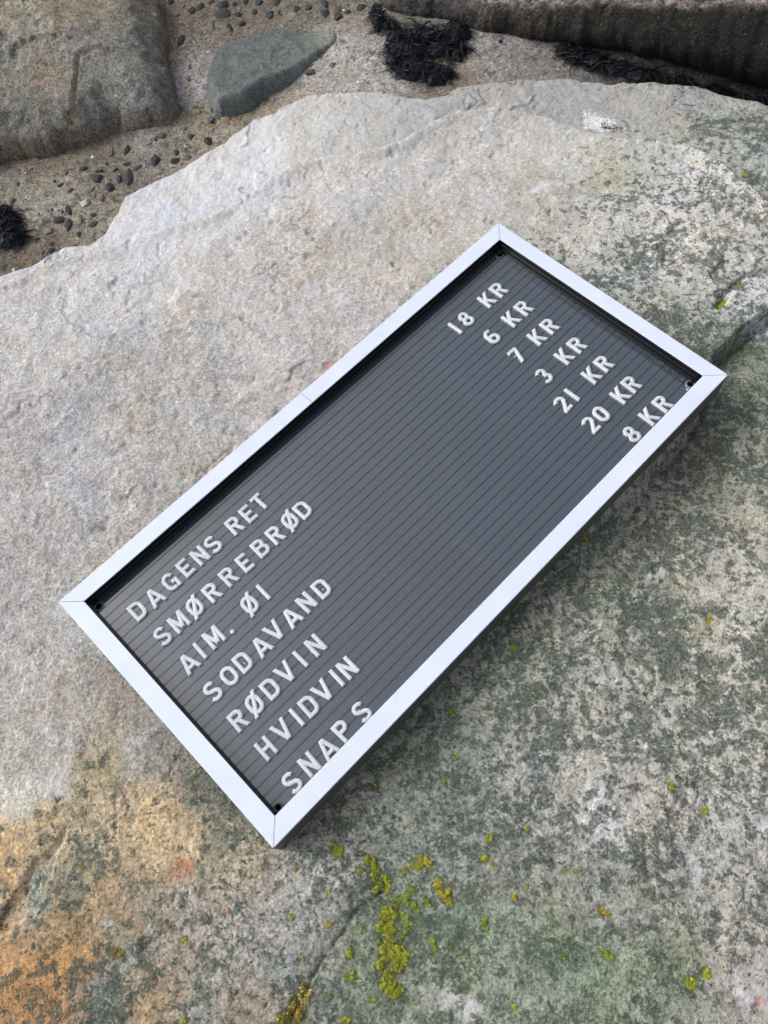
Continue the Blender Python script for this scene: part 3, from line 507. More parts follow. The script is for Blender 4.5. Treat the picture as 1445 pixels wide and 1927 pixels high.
# dark rock at the back
dk = np.vstack([poly_at([(696, -40), (704, 18), (730, 36), (780, 48), (850, 66), (920, 82), (980, 94), (1040, 106), (1110, 128), (1180, 146), (1260, 168), (1340, 196), (1445, 228), (1600, 280)], -.10), [[1.5, .5], [1.8, 1.4], [1.3, 2.1], [.4, 2.2], [.18, 1.7]]])
def dk_lip(x, y, d, pg):  # paints the shaded face darker and the lit top paler
    t = sstep(d + .010 * fbm(x, y, .05, 4, .6, 90), .012, .026)[..., None]
    return (pg * .62) * (1 - t) + t * (np.array(lin((134, 126, 120))) * (1 + .9 * fbm(x, y, .02, 5, .7, 91)[..., None]))
boulder('dark_overhanging_rock', dk, -.10, lambda x, y: np.interp(x, [.05, .2, .3, .4, .5, .6, .8], [-.09, -.064, -.046, -.018, .012, .045, .06]) + .05 * sstep(y + .75 * x, .98, 1.5) + .016 * fbm(x, y, .13, 5, .65, 95), .014, lambda x, y: .035 + .055 * sstep(x, .1, .5),
        pz([(760, 10, (110, 106, 102)), (800, 30, (46, 44, 40)), (880, 10, (116, 102, 96)), (900, 50, (40, 36, 33)), (1000, 10, (112, 96, 88)), (1000, 60, (42, 36, 31)), (1100, 30, (50, 44, 36)), (1150, 0, (128, 120, 110)), (1200, 60, (40, 36, 30)), (1300, 10, (126, 112, 106)), (1300, 100, (36, 33, 28)), (1400, 60, (96, 90, 84)), (1430, 140, (46, 44, 38)),
            (1100, 100, (28, 25, 22)), (1250, 140, (24, 22, 19)), (1000, 85, (24, 22, 20)), (1400, 100, (38, 35, 30)), (1330, 160, (22, 20, 18)), (850, 60, (26, 24, 22))], -.06),  # lower points near black: overhang shade put into the rock colour
        rock_mat('wet_shaded_rock', .6, .7, (.012, .012, .011), 2.2, 1.3, glint=.12), 'dark brown overhanging rock with painted face shade and pale lit top along the upper right edge', seed=81, lumps=1.3, dens=(.3, 1, .15), lip=dk_lip)

# ------------------------------------------------------------------ the letter board
bmat = Matrix(((BU[0], BV[0], 0, 0), (BU[1], BV[1], 0, 0), (0, 0, 1, 0), (0, 0, 0, 1)))
board = empty('letter_board', (0, 0, SZ)); board.rotation_euler = (0, 0, math.atan2(BU[1], BU[0]))
tag(board, 'grey grooved menu letter board in a white metal frame lying on the pale boulder', 'letter board')
def bl(u, v, z):                                  # board coordinates (origin lower left corner, z = 0 on the frame's face) -> board local
    return (u - BL / 2, v - BS / 2, z - SZ)
def brushed(name, col, rough, spec=.5):
    m, nt, bs, N, L = new_mat(name)
    tc = N.new('ShaderNodeTexCoord'); mp = N.new('ShaderNodeMapping'); L.new(tc.outputs['Object'], mp.inputs[0]); mp.inputs['Scale'].default_value = (6, 6, 6)
    n = noise(N, L, mp.outputs[0], 5, 5, .6); s = noise(N, L, tc.outputs['Object'], 330, 2, .5); b = noise(N, L, tc.outputs['Object'], 60, 5, .7)
    c = mixc(N, L, 1.0, col, ramp(N, L, n.outputs[0], [(.3, .95), (.7, 1.04)]), 'MULTIPLY')
    c = mixc(N, L, ramp(N, L, s.outputs[0], [(.735, 0.0), (.76, .55)]), c, (.14, .15, .18))
    c = mixc(N, L, ramp(N, L, b.outputs[0], [(.60, 0.0), (.75, .12)]), c, (.42, .44, .48))
    L.new(c, bs.inputs['Base Color']); bs.inputs['Roughness'].default_value = rough; bs.inputs['Specular IOR Level'].default_value = spec
    bp = N.new('ShaderNodeBump'); bp.inputs['Strength'].default_value = .12; bp.inputs['Distance'].default_value = .0006; L.new(b.outputs[0], bp.inputs['Height']); L.new(bp.outputs[0], bs.inputs['Normal'])
    return m
M_white = brushed('white_frame_paint', (.61, .67, .82), .45, .4)
M_side = plain('grey_frame_side', (.085, .083, .074), .5, 40, .12, .1)
M_black = plain('black_lining', (.006, .007, .010), .28, 60, .3, .1, .5, 0, (300, .70, .35, (.12, .13, .14)))
THK = .0335
FB = SZ + .0012                                    # underside of the frame
def rail(corners_o, corners_i, gap0, gap1):
    """mitred rail: outer edge a-b, inner edge d-c, white face, grey outside, black inside; thin gaps left at its ends"""
    a, b = [Vector(p) for p in corners_o]; d, c = [Vector(p) for p in corners_i]
    e = (b - a).normalized()
    a += e * gap0; d += e * gap0; b -= e * gap1; c -= e * gap1
    n = (d - a) - e * (d - a).dot(e); n.normalize()
    r = .0006; w1 = .0022
    bm = bmesh.new()
    def ring(P, Q):                                # section at one end: P outer, Q inner point
        t = (Q - P).normalized(); k = 1 / max(abs(t.dot(n)), .1)
        L_ = [P, P, P + t * r * k * .35, P + t * r * k, Q - t * r * .6 * k, Q, Q, Q + (P - Q).normalized() * w1 * k, Q + (P - Q).normalized() * w1 * k]
        Z = [FB, -r, -r * .35, 0, 0, -r * .6, -.0042, -.0042, FB]
        return [bm.verts.new(bl(p.x, p.y, z)) for p, z in zip(L_, Z)]
    A, B = ring(a, d), ring(b, c); k = len(A)
    mi = [1, 0, 0, 0, 0, 2, 2, 2, 1]
    for i in range(k):
        f = bm.faces.new((A[i], A[(i + 1) % k], B[(i + 1) % k], B[i])); f.material_index = mi[i]
    f = bm.faces.new(A[::-1]); f.material_index = 1; f = bm.faces.new(B); f.material_index = 1
    bmesh.ops.recalc_face_normals(bm, faces=bm.faces)
    me = bpy.data.meshes.new('frame_rail'); bm.to_mesh(me); bm.free()
    for m in (M_white, M_side, M_black): me.materials.append(m)
    return link_mesh('frame_rail', me, None, board)
g_ = .00028; US = .3031
rail(((0, 0), (BL, 0)), ((BM, BM), (BL - BM, BM)), g_, g_)
rail(((BL, 0), (BL, BS)), ((BL - BM, BM), (BL - BM, BS - BM)), g_, g_)
rail(((BL, BS), (US, BS)), ((BL - BM, BS - BM), (US, BS - BM)), g_, .00018)
rail(((US, BS), (0, BS)), ((US, BS - BM), (BM, BS - BM)), .00018, g_)
rail(((0, BS), (0, 0)), ((BM, BS - BM), (BM, BM)), g_, g_)
def box_bm(bm, lo, hi, bev=0):
    vs_ = [bm.verts.new((x, y, z)) for z in (lo[2], hi[2]) for y in (lo[1], hi[1]) for x in (lo[0], hi[0])]
    fs = [bm.faces.new([vs_[i] for i in q]) for q in ((0, 2, 3, 1), (4, 5, 7, 6), (0, 1, 5, 4), (2, 6, 7, 3), (0, 4, 6, 2), (1, 3, 7, 5))]
    if bev:
        ed = [e for e in bm.edges if e.verts[0].co.z > hi[2] - 1e-6 and e.verts[1].co.z > hi[2] - 1e-6 and all(v in vs_ for v in e.verts)]
        bmesh.ops.bevel(bm, geom=ed, offset=bev, segments=2, profile=.6, affect='EDGES')
PZ = -.0148                                        # top of the slats
# black lining strips with a small lip inside the frame
def lining(u0, v0, u1, v1, side):
    bm = bmesh.new(); t = .0016
    if side == 'v':
        low = v0 < BS / 2
        s = 1 if v0 > BS / 2 else -1
        y0, y1 = (v0 - t, v0) if s > 0 else (v0, v0 + t)
        box_bm(bm, bl(u0, y0, PZ - .002), bl(u1, y1, -.0050), .0003)
        y0, y1 = (v0 - t * 1.9, v0 - t) if s > 0 else (v0 + t, v0 + t * 1.9)
        if not low: box_bm(bm, bl(u0, y0, PZ - .002), bl(u1, y1, -.0098), .0003)
    else:
        s = 1 if u0 > BL / 2 else -1
        x0, x1 = (u0 - t, u0) if s > 0 else (u0, u0 + t)
        box_bm(bm, bl(x0, v0, PZ - .002), bl(x1, v1, -.0050), .0003)
        x0, x1 = (u0 - t * 1.9, u0 - t) if s > 0 else (u0 + t, u0 + t * 1.9)
        if s > 0: box_bm(bm, bl(x0, v0, PZ - .002), bl(x1, v1, -.0098), .0003)
    me = bpy.data.meshes.new('inner_lining'); bm.to_mesh(me); bm.free()
    link_mesh('inner_lining', me, M_black, board)
e_ = .0022 + .0002; i0, i1 = BM - e_ + .0021, BL - BM + e_ - .0021
j1 = BS - BM + e_ - .0021
lining(i0, j1, i1, 0, 'v'); lining(i0, i0, i1, 0, 'v')
lining(i1, i0 + .0031, 0, j1 - .0031, 'u'); lining(i0, i0 + .0031, 0, j1 - .0031, 'u')
# slats
m, nt, bs, N, L = new_mat('grey_slat_plastic')
tc = N.new('ShaderNodeTexCoord'); n = noise(N, L, tc.outputs['Object'], 9, 4, .6); f2 = noise(N, L, tc.outputs['Object'], 420, 2, .5)
vo = N.new('ShaderNodeTexVoronoi'); vo.inputs['Scale'].default_value = 62; vo.distance = 'CHEBYCHEV'; L.new(tc.outputs['Object'], vo.inputs['Vector'])
vs2 = N.new('ShaderNodeSeparateColor'); L.new(vo.outputs['Color'], vs2.inputs[0])
nb = noise(N, L, tc.outputs['Object'], 14, 2, .5)
gh = math_n(N, L, 'MULTIPLY', ramp(N, L, vs2.outputs[0], [(.45, 0.0), (.55, 1.0)]), ramp(N, L, nb.outputs[0], [(.48, 0.0), (.58, .8)]))
gh = math_n(N, L, 'MULTIPLY', gh, ramp(N, L, vo.outputs['Distance'], [(.34, 1.0), (.40, 0.0)]))
c = mixc(N, L, 1.0, (.036, .052, .074), ramp(N, L, n.outputs[0], [(.3, .92), (.7, 1.08)]), 'MULTIPLY')
c = mixc(N, L, gh, c, (.050, .063, .082))
c = mixc(N, L, ramp(N, L, f2.outputs[0], [(.745, 0.0), (.775, .6)]), c, (.35, .38, .4))
L.new(c, bs.inputs['Base Color']); bs.inputs['Roughness'].default_value = .10; bs.inputs['IOR'].default_value = 2.5
M_slat = m
m, nt, bs, N, L = new_mat('groove_floor'); bs.inputs['Base Color'].default_value = (.026, .034, .047, 1); bs.inputs['Roughness'].default_value = .22; bs.inputs['IOR'].default_value = 2.0
M_floor = m
bm = bmesh.new(); box_bm(bm, bl(BM - .0001 + .0017, BM + .0017, PZ - .0045), bl(BL - BM - .0017, BS - BM - .0017, PZ - .00032))
me = bpy.data.meshes.new('backing_panel'); bm.to_mesh(me); bm.free(); backing = link_mesh('backing_panel', me, M_floor, board)
holes = [(.0222, .0226), (BL - .0226, .0226), (.0222, BS - .0230), (BL - .0226, BS - .0230)]
cut = bmesh.new()
for hu, hv in holes:
    bmesh.ops.create_cone(cut, cap_ends=True, segments=28, radius1=.0029, radius2=.0029, depth=.02, matrix=Matrix.Translation(bl(hu, hv, PZ)))
cme = bpy.data.meshes.new('cut'); cut.to_mesh(cme); cut.free()
cutter = bpy.data.objects.new('cut', cme); C.objects.link(cutter); cutter.parent = board
def apply_cut(o):
    md = o.modifiers.new('b', 'BOOLEAN'); md.operation = 'DIFFERENCE'; md.object = cutter; md.solver = 'EXACT'
    bpy.context.view_layer.update()
    dg = bpy.context.evaluated_depsgraph_get()
    nm = bpy.data.meshes.new_from_object(o.evaluated_get(dg)); o.modifiers.clear(); o.data = nm
GP_ = .00887; G0 = .2415; gw = .00145
vc = sorted([G0 + GP_ * k for k in range(-26, 6)])
vc = [v for v in vc if BM + .004 < v < BS - BM - .003]
bounds = [BM + .0018] + [None] * 0
edges_v = [BM + .0018 - gw / 2] + vc + [BS - BM - .0018 + gw / 2]
first = None
for i in range(len(edges_v) - 1):
    v0, v1 = edges_v[i] + gw / 2, edges_v[i + 1] - gw / 2
    w = v1 - v0
    if first is not None and abs(w - first[1]) < 1e-6:
        o = bpy.data.objects.new('slat', first[0]); C.objects.link(o); o.parent = board
        o.location = (0, (v0 + v1) / 2 - first[2], 0)
    else:
        bm = bmesh.new(); box_bm(bm, bl(BM + .0018, v0, PZ - .0003), bl(BL - BM - .0018, v1, PZ))
        me = bpy.data.meshes.new('slat'); bm.to_mesh(me); bm.free()
        o = link_mesh('slat', me, M_slat, board)
        if 1 <= i <= len(edges_v) - 4 and first is None: first = (me, w, (v0 + v1) / 2)
    if any(v0 - .0029 < hv < v1 + .0029 for hu, hv in holes):
        apply_cut(o)
apply_cut(backing)
bpy.data.objects.remove(cutter)
# clear rubber washers round the screw holes
bm = bmesh.new(); n = 32
prof = [(.0030, .0001), (.0031, .0007), (.0036, .0010), (.0048, .0009), (.0054, .0004), (.0056, .00005)]
rings = [[bm.verts.new((r * math.cos(2 * PI * k / n), r * math.sin(2 * PI * k / n), z)) for k in range(n)] for r, z in prof]
for a, b in zip(rings, rings[1:]):
    for k in range(n): bm.faces.new((a[k], b[k], b[(k + 1) % n], a[(k + 1) % n])).smooth = True
me_w = bpy.data.meshes.new('washer'); bm.to_mesh(me_w); bm.free()
m, nt, bs, N, L = new_mat('clear_washer'); bs.inputs['Base Color'].default_value = (.10, .12, .125, 1); bs.inputs['Roughness'].default_value = .22; bs.inputs['Coat Weight'].default_value = .5
me_w.materials.append(m)
M_hole = plain('screw_recess_black', (.004, .004, .005), .6)
bm = bmesh.new(); bmesh.ops.create_cone(bm, cap_ends=True, segments=24, radius1=.0027, radius2=.0024, depth=.004); 
me_s = bpy.data.meshes.new('screw'); bm.to_mesh(me_s); bm.free(); me_s.materials.append(M_hole)
for k, (hu, hv) in enumerate(holes):
    o = bpy.data.objects.new('washer', me_w); C.objects.link(o); o.parent = board; o.location = bl(hu, hv, PZ); o.scale = (.85 if hu < .1 and hv < .1 else 1,) * 2 + (1,)
    o = bpy.data.objects.new('screw', me_s); C.objects.link(o); o.parent = board; o.location = bl(hu, hv, PZ - .0075)
# glue lump beside the right hand washer, bits of debris along the lining
def lump(name, r, mat, seed, parent=None, loc=(0, 0, 0), sc=(1, 1, .5)):
    rr = random.Random(seed); bm = bmesh.new(); bmesh.ops.create_icosphere(bm, subdivisions=2, radius=1)
    for v in bm.verts: v.co *= r * (1 + rr.uniform(-.18, .18)); v.co.x *= sc[0]; v.co.y *= sc[1]; v.co.z *= sc[2]
    for f in bm.faces: f.smooth = True
    me = bpy.data.meshes.new(name); bm.to_mesh(me); bm.free()
    o = link_mesh(name, me, mat, parent); o.location = loc; return o
M_glue = plain('cloudy_glue', (.22, .25, .26), .35)
lump('glue_blob', .0026, M_glue, 3, board, bl(BL - .0285, .0205, PZ + .0005), (1.2, .9, .5))

V, F = [], []; rc = random.Random(12)                 # crumbs of dirt and salt that collected along the lining
for _ in range(150):
    t = rc.random()
    if t < .6: u, v = BL - BM - .003 - abs(rc.gauss(0, .006)), .03 + rc.random() ** 1.6 * .22
    elif t < .8: u, v = BL - BM - .004 - abs(rc.gauss(0, .004)), .03 + rc.random() * .035
    else: u, v = rc.uniform(.03, .57), rc.uniform(.03, .27)
    s_ = rc.uniform(.00015, .0004); c_ = bl(u, v, PZ + s_ * .4); b = len(V); a = rc.random() * 6
    for k in range(3): V.append((c_[0] + s_ * math.cos(a + 2.1 * k), c_[1] + s_ * math.sin(a + 2.1 * k), c_[2] - s_ * .4))
    V.append((c_[0], c_[1], c_[2] + s_ * .6)); F += [[b, b + 1, b + 3], [b + 1, b + 2, b + 3], [b + 2, b, b + 3]]
me = mesh_np('dirt_crumbs', np.array(V), np.array(F), False)
o = link_mesh('dirt_crumbs', me, plain('salt_crumbs', (.42, .44, .46), .8), board); o['kind'] = 'stuff'

# ------------------------------------------------------------------ plastic letters
r_ = .100
def arc(cx, cy, rx, ry, a0, a1, n=14):
    return [(cx + rx * math.cos(math.radians(a0 + (a1 - a0) * k / n)), cy + ry * math.sin(math.radians(a0 + (a1 - a0) * k / n))) for k in range(n + 1)]
def oshape(w=.27, ry=.28):
    return [(w, 1 - r_ - ry), *[(x, y) for x, y in arc(0, 1 - r_ - ry, w, ry, 0, 180)], *[(x, y) for x, y in arc(0, r_ + ry, w, ry, 180, 360)], (w, 1 - r_ - ry)]
T_, B_ = 1 - r_, r_
GL = {
    'I': [[(0, 0), (0, 1)]], '1': [[(0, 0), (0, 1)]],
    'D': [[(-.255, 0), (-.255, 1)], [(-.34, T_), (.0, T_)] + arc(.0, T_ - .25, .265, .25, 90, 0) + arc(.0, B_ + .25, .265, .25, 0, -90) + [(-.34, B_)]],
    'A': [[(-.335, -.06), (.0, 1.06)], [(.335, -.06), (.0, 1.06)], [(-.22, .28), (.22, .28)]],
    'G': [arc(0, T_ - .28, .27, .28, 25, 180) + arc(0, B_ + .28, .27, .28, 180, 300, 12), [(.27, -.0), (.27, .50)], [(.03, .44), (.35, .44)]],
    'E': [[(-.22, 0), (-.22, 1)], [(-.22, T_), (.29, T_)], [(-.22, .5), (.22, .5)], [(-.22, B_), (.29, B_)]],
    'N': [[(-.25, 0), (-.25, 1)], [(.25, 0), (.25, 1)], [(-.27, 1.04), (.27, -.04)]],
    'S': [arc(0, .715, .235, .197, 20, 270, 18) + arc(0, .29, .255, .202, 90, -160, 18)],
    'R': [[(-.25, 0), (-.25, 1)], [(-.25, T_), (.05, T_)] + arc(.05, T_ - .19, .20, .19, 90, -90) + [(-.25, T_ - .38)], [(-.03, .56), (.29, -.08)]],
    'P': [[(-.22, 0), (-.22, 1)], [(-.22, T_), (.05, T_)] + arc(.05, T_ - .20, .21, .20, 90, -90) + [(-.22, T_ - .40)]],
    'B': [[(-.25, 0), (-.25, 1)], [(-.25, T_), (.04, T_)] + arc(.04, T_ - .178, .185, .178, 90, -90) + [(-.25, T_ - .356)], [(-.25, .545), (.04, .545)] + arc(.04, .316, .235, .229, 90, -90) + [(-.25, B_)]],
    'T': [[(0, 0), (0, 1)], [(-.31, T_), (.31, T_)]],
    'M': [[(-.31, 0), (-.31, 1)], [(.31, 0), (.31, 1)], [(-.32, 1.06), (.0, .16)], [(.32, 1.06), (.0, .16)]],
    'V': [[(-.33, 1.06), (.0, -.04)], [(.33, 1.06), (.0, -.04)]],
    'H': [[(-.24, 0), (-.24, 1)], [(.24, 0), (.24, 1)], [(-.24, .5), (.24, .5)]],
    'O': [oshape()], '0': [oshape(.235, .25)],
    'Ø': [oshape(), [(-.34, -.12), (.34, 1.12)]],
    'K': [[(-.24, 0), (-.24, 1)], [(.31, 1.06), (-.20, .36)], [(-.06, .52), (.33, -.08)]],
    '8': [arc(0, .71, .195, .20, 0, 360, 24), arc(0, .30, .235, .213, 0, 360, 24)],
    '6': [arc(0, .31, .24, .222, 0, 360, 24), [(-.24, .30), (-.24, .62)] + arc(.0, .66, .24, .25, 180, 50, 14)],
    '7': [[(-.28, T_), (.26, T_)], [(.25, .96), (-.06, -.04)]],
    '3': [arc(0, .715, .20, .197, 160, -90, 18), arc(0, .30, .235, .213, 90, -155, 18)],
    '2': [arc(0, .70, .235, .212, 165, -28, 16) + [(-.22, .08)], [(-.29, B_), (.28, B_)]],
    '.': [[(0, .0), (0, .10)]],
}
LH = .0187
def glyph_mesh(ch):
    cell = .00028; hx = .0078; yl, yh = (-.0022, LH + .0022)
    gx = np.arange(-hx, hx + cell, cell); gy = np.arange(yl, yh, cell)
    x, y = np.meshgrid(gx, gy); d = np.full(x.shape, 9.0)
    r = r_ * LH
    for pl in GL[ch]:
        closed = len(pl) > 3 and math.dist(pl[0], pl[-1]) < 1e-6
        for k in range(len(pl) - 1):
            ax, ay = pl[k][0] * LH, pl[k][1] * LH; bx, by = pl[k + 1][0] * LH, pl[k + 1][1] * LH
            ln = math.hypot(bx - ax, by - ay)
            if ln < 1e-9: continue
            ex, ey = (bx - ax) / ln, (by - ay) / ln
            ext0 = .00045 if (k > 0 or closed) else 0; ext1 = .00045 if (k < len(pl) - 2 or closed) else 0
            mx, my = (ax + bx) / 2 + ex * (ext1 - ext0) / 2, (ay + by) / 2 + ey * (ext1 - ext0) / 2; hl = (ln + ext0 + ext1) / 2
            qx = np.abs((x - mx) * ex + (y - my) * ey) - hl; qy = np.abs(-(x - mx) * ey + (y - my) * ex) - r
            dd = np.hypot(np.maximum(qx, 0), np.maximum(qy, 0)) + np.minimum(np.maximum(qx, qy), 0)
            d = np.minimum(d, dd)
    if ch == '.': d = np.hypot(x, y - .0018) - .0021
    if ch not in 'Ø.': d = np.maximum(d, np.maximum(-y, y - LH))
    if ch == 'Ø': d = np.maximum(d, np.maximum(-.0018 - y, y - LH - .0018))
    top, bev = .0026, .00085
    gyy, gxx = np.gradient(d, cell); gl = np.hypot(gxx, gyy) + 1e-9
    keepv = d < 0
    q = keepv[:-1, :-1] | keepv[1:, :-1] | keepv[:-1, 1:] | keepv[1:, 1:]
    used = np.zeros(x.shape, bool); used[:-1, :-1] |= q; used[1:, :-1] |= q; used[:-1, 1:] |= q; used[1:, 1:] |= q
    out = used & (d > 0)
    near = used & (d > -cell * .35) & (d <= 0)
    mv = (out | near)
    x2 = np.where(mv, x - d * gxx / gl, x); y2 = np.where(mv, y - d * gyy / gl, y); d2 = np.where(mv, 0, d)
    z = top - np.clip((bev + d2) / bev, 0, 1) ** 1.4 * .00085
    idx = -np.ones(x.shape, int); idx[used] = np.arange(used.sum())
    V = np.stack([x2[used], y2[used], z[used]], 1)
    jj, ii = np.nonzero(q)
    F = np.stack([idx[jj, ii], idx[jj, ii + 1], idx[jj + 1, ii + 1], idx[jj + 1, ii]], 1)
    # skirt
    from collections import Counter
    cnt = Counter()
    for f in F.tolist():
        for a, b in zip(f, f[1:] + f[:1]): cnt[(a, b)] += 1
    be = [(a, b) for (a, b) in cnt if (b, a) not in cnt]
    bv = sorted({a for e in be for a in e}); mp = {a: i + len(V) for i, a in enumerate(bv)}
    SV = V[bv].copy(); SV[:, 2] = 0
    SF = np.array([(b, a, mp[a], mp[b]) for a, b in be])
    # separate copies of the rim so that the wall meets the face with a crisp edge
    mp2 = {a: i + len(V) + len(SV) for i, a in enumerate(bv)}; SF = np.array([(mp2[b], mp2[a], mp[a], mp[b]) for a, b in be])
    V = np.vstack([V, SV, V[bv]]); V[:, 1] -= LH / 2
    return mesh_np('letter', V, np.vstack([F, SF]))
m, nt, bs, N, L = new_mat('white_letter_plastic')
tc = N.new('ShaderNodeTexCoord'); n = noise(N, L, tc.outputs['Object'], 160, 4, .6); oi = N.new('ShaderNodeObjectInfo')
c = mixc(N, L, oi.outputs['Random'], (.52, .56, .62), (.58, .62, .66))
c = mixc(N, L, ramp(N, L, n.outputs[0], [(.55, 0.0), (.75, .35)]), c, (.46, .45, .42))
L.new(c, bs.inputs['Base Color']); bs.inputs['Roughness'].default_value = .38
bs.inputs['Subsurface Weight'].default_value = .25; bs.inputs['Subsurface Radius'].default_value = (.001, .001, .001); bs.inputs['Subsurface Scale'].default_value = 1.0
M_letter = m
rows = [
    [('D', 0.0455, 0.2421), ('A', 0.0647, 0.2408), ('G', 0.0844, 0.2418), ('E', 0.1032, 0.2422), ('N', 0.1204, 0.2418), ('S', 0.1361, 0.2413), ('R', 0.1633, 0.2412), ('E', 0.1805, 0.2408), ('T', 0.1963, 0.2418)],
    [('S', 0.0464, 0.2062), ('M', 0.0653, 0.2059), ('Ø', 0.0845, 0.2061), ('R', 0.1047, 0.2054), ('R', 0.1255, 0.2058), ('E', 0.1451, 0.2051), ('B', 0.165, 0.2056), ('R', 0.1835, 0.2052), ('Ø', 0.2029, 0.2056), ('D', 0.2192, 0.2052)],
    [('A', 0.0472, 0.1698), ('I', 0.0616, 0.171), ('M', 0.0783, 0.1714), ('.', 0.0935, 0.1700), ('Ø', 0.1211, 0.171), ('I', 0.1378, 0.1708)],
    [('S', 0.046, 0.1347), ('O', 0.0652, 0.1346), ('D', 0.0818, 0.1351), ('A', 0.1027, 0.1340), ('V', 0.1204, 0.1358), ('A', 0.1396, 0.1342), ('N', 0.1584, 0.1346), ('D', 0.1772, 0.1343)],
    [('R', 0.0456, 0.0998), ('Ø', 0.0644, 0.0998), ('D', 0.0831, 0.0999), ('V', 0.102, 0.1007), ('I', 0.1191, 0.1002), ('N', 0.1369, 0.0995)],
    [('H', 0.0467, 0.0649), ('V', 0.0665, 0.0658), ('I', 0.0825, 0.0652), ('D', 0.0965, 0.0645), ('V', 0.1136, 0.0651), ('I', 0.1299, 0.0648), ('N', 0.1424, 0.0642)],
    [('S', 0.0434, 0.0285), ('N', 0.0635, 0.0288), ('A', 0.0831, 0.0276), ('P', 0.102, 0.0284), ('S', 0.1244, 0.0281)],
    [('1', 0.472, 0.2416), ('8', 0.4884, 0.2412), ('K', 0.5216, 0.2415), ('R', 0.5398, 0.2412)],
    [('6', 0.4895, 0.2061), ('K', 0.5196, 0.206), ('R', 0.539, 0.2056)],
    [('7', 0.4886, 0.1711), ('K', 0.5198, 0.1711), ('R', 0.5391, 0.1706)],
    [('3', 0.4879, 0.1349), ('K', 0.5201, 0.1352), ('R', 0.5393, 0.1346)],
    [('2', 0.4747, 0.0998), ('1', 0.4896, 0.1002), ('K', 0.5205, 0.1005), ('R', 0.5395, 0.1003)],
    [('2', 0.4749, 0.0648), ('0', 0.4912, 0.0651), ('K', 0.5208, 0.0649), ('R', 0.5382, 0.0649)],
    [('8', 0.4931, 0.0293), ('K', 0.5201, 0.0294), ('R', 0.5403, 0.0287)]]
words = ['DAGENS RET', 'SMØRREBRØD', 'AIM. ØI', 'SODAVAND', 'RØDVIN', 'HVIDVIN', 'SNAPS', '18 KR', '6 KR', '7 KR', '3 KR', '21 KR', '20 KR', '8 KR']
ordn = ['first', 'second', 'third', 'fourth', 'fifth', 'sixth', 'seventh', 'eighth', 'ninth', 'tenth', 'eleventh', 'twelfth', 'thirteenth', 'fourteenth', 'fifteenth', 'sixteenth', 'seventeenth', 'eighteenth', 'nineteenth', 'twentieth']
ordn += ['twenty-' + o for o in ordn[:9]] + ['thirtieth'] + ['thirty-' + o for o in ordn[:9]] + ['fortieth'] + ['forty-' + o for o in ordn[:9]]
gcache = {}
rl = random.Random(5)
brot = math.atan2(BU[1], BU[0])
def tab_mesh():
    bm = bmesh.new(); box_bm(bm, (-.0008, -.00055, -.0), (.0008, .00055, .0009), .0002)
    me = bpy.data.meshes.new('moulding_tab'); bm.to_mesh(me); bm.free(); me.materials.append(M_letter); return me
tabm = tab_mesh()
tabs = {('T', 0): [(-.0016, -.0018), (.0016, .0012)], ('I', 1): [(.0014, .0008)], ('D', 1): [(-.0062, -.0022)], ('I', 2): [(-.0014, -.001)], ('D', 3): [(.0056, .003), (.0, -.001)], ('V', 4): [(-.0030, -.0028)], ('N', 4): [(-.0062, -.0022), (-.0062, -.0010)], ('I', 4): [(.0014, .0006)],
        ('I', 5): [(.0014, -.0005)], ('V', 5): [(-.0028, -.0015)], ('1', 7): [(-.0018, -.002)], ('1', 11): [(-.0018, -.001)], ('8', 13): [(-.0044, -.0024)], ('7', 9): [(-.0024, .0012)], ('K', 8): [(-.0060, -.0022)], ('K', 7): [(-.006, -.002)], ('0', 12): [(-.0056, -.0022)], ('A', 3): [(-.0028, -.003)], ('S', 6): [(-.001, .0035)]}
for ri, (row, word) in enumerate(zip(rows, words)):
    for k, (ch, u, v) in enumerate(row):
        if ch not in gcache:
            gcache[ch] = glyph_mesh(ch); gcache[ch].materials.append(M_letter)
        kind = 'digit' if ch.isdigit() else ('full stop' if ch == '.' else 'letter')
        nm = {'digit': 'plastic_digit', 'letter': 'plastic_letter', 'full stop': 'plastic_full_stop'}[kind]
        o = bpy.data.objects.new(nm, gcache[ch]); C.objects.link(o)
        v += .0006 if ch == '.' else 0
        p = np.array([u - BL / 2, v - BS / 2]); o.location = (p[0] * BU[0] + p[1] * BV[0], p[0] * BU[1] + p[1] * BV[1], PZ + .0001)
        o.rotation_euler = (0, 0, brot + math.radians(rl.uniform(-2.0, 2.0)))
        dn = dict(zip('0123678', ['zero', 'one', 'two', 'three', 'six', 'seven', 'eight']))
        what = 'full stop' if ch == '.' else (kind + ' ' + dn[ch] if kind == 'digit' else 'letter ' + ch)
        line = ('%s price from the top' % ordn[ri - 7]) if ri > 6 else '%s line %s' % (['top', 'second', 'third', 'fourth', 'fifth', 'sixth', 'bottom'][ri], word)
        tag(o, 'white %s, %s character of the %s' % (what, ordn[k], line), 'letter' if kind != 'digit' else 'number', 'white plastic characters on the letter board')
        for tx, ty in tabs.get((ch, ri), []):
            if any(c_.name.startswith('moulding_tab') for c_ in o.children) and len(o.children) >= len(tabs[(ch, ri)]): continue
            t = bpy.data.objects.new('moulding_tab', tabm); C.objects.link(t); t.parent = o; t.location = (tx, ty, 0); t.rotation_euler = (0, 0, rl.uniform(-.5, .5))

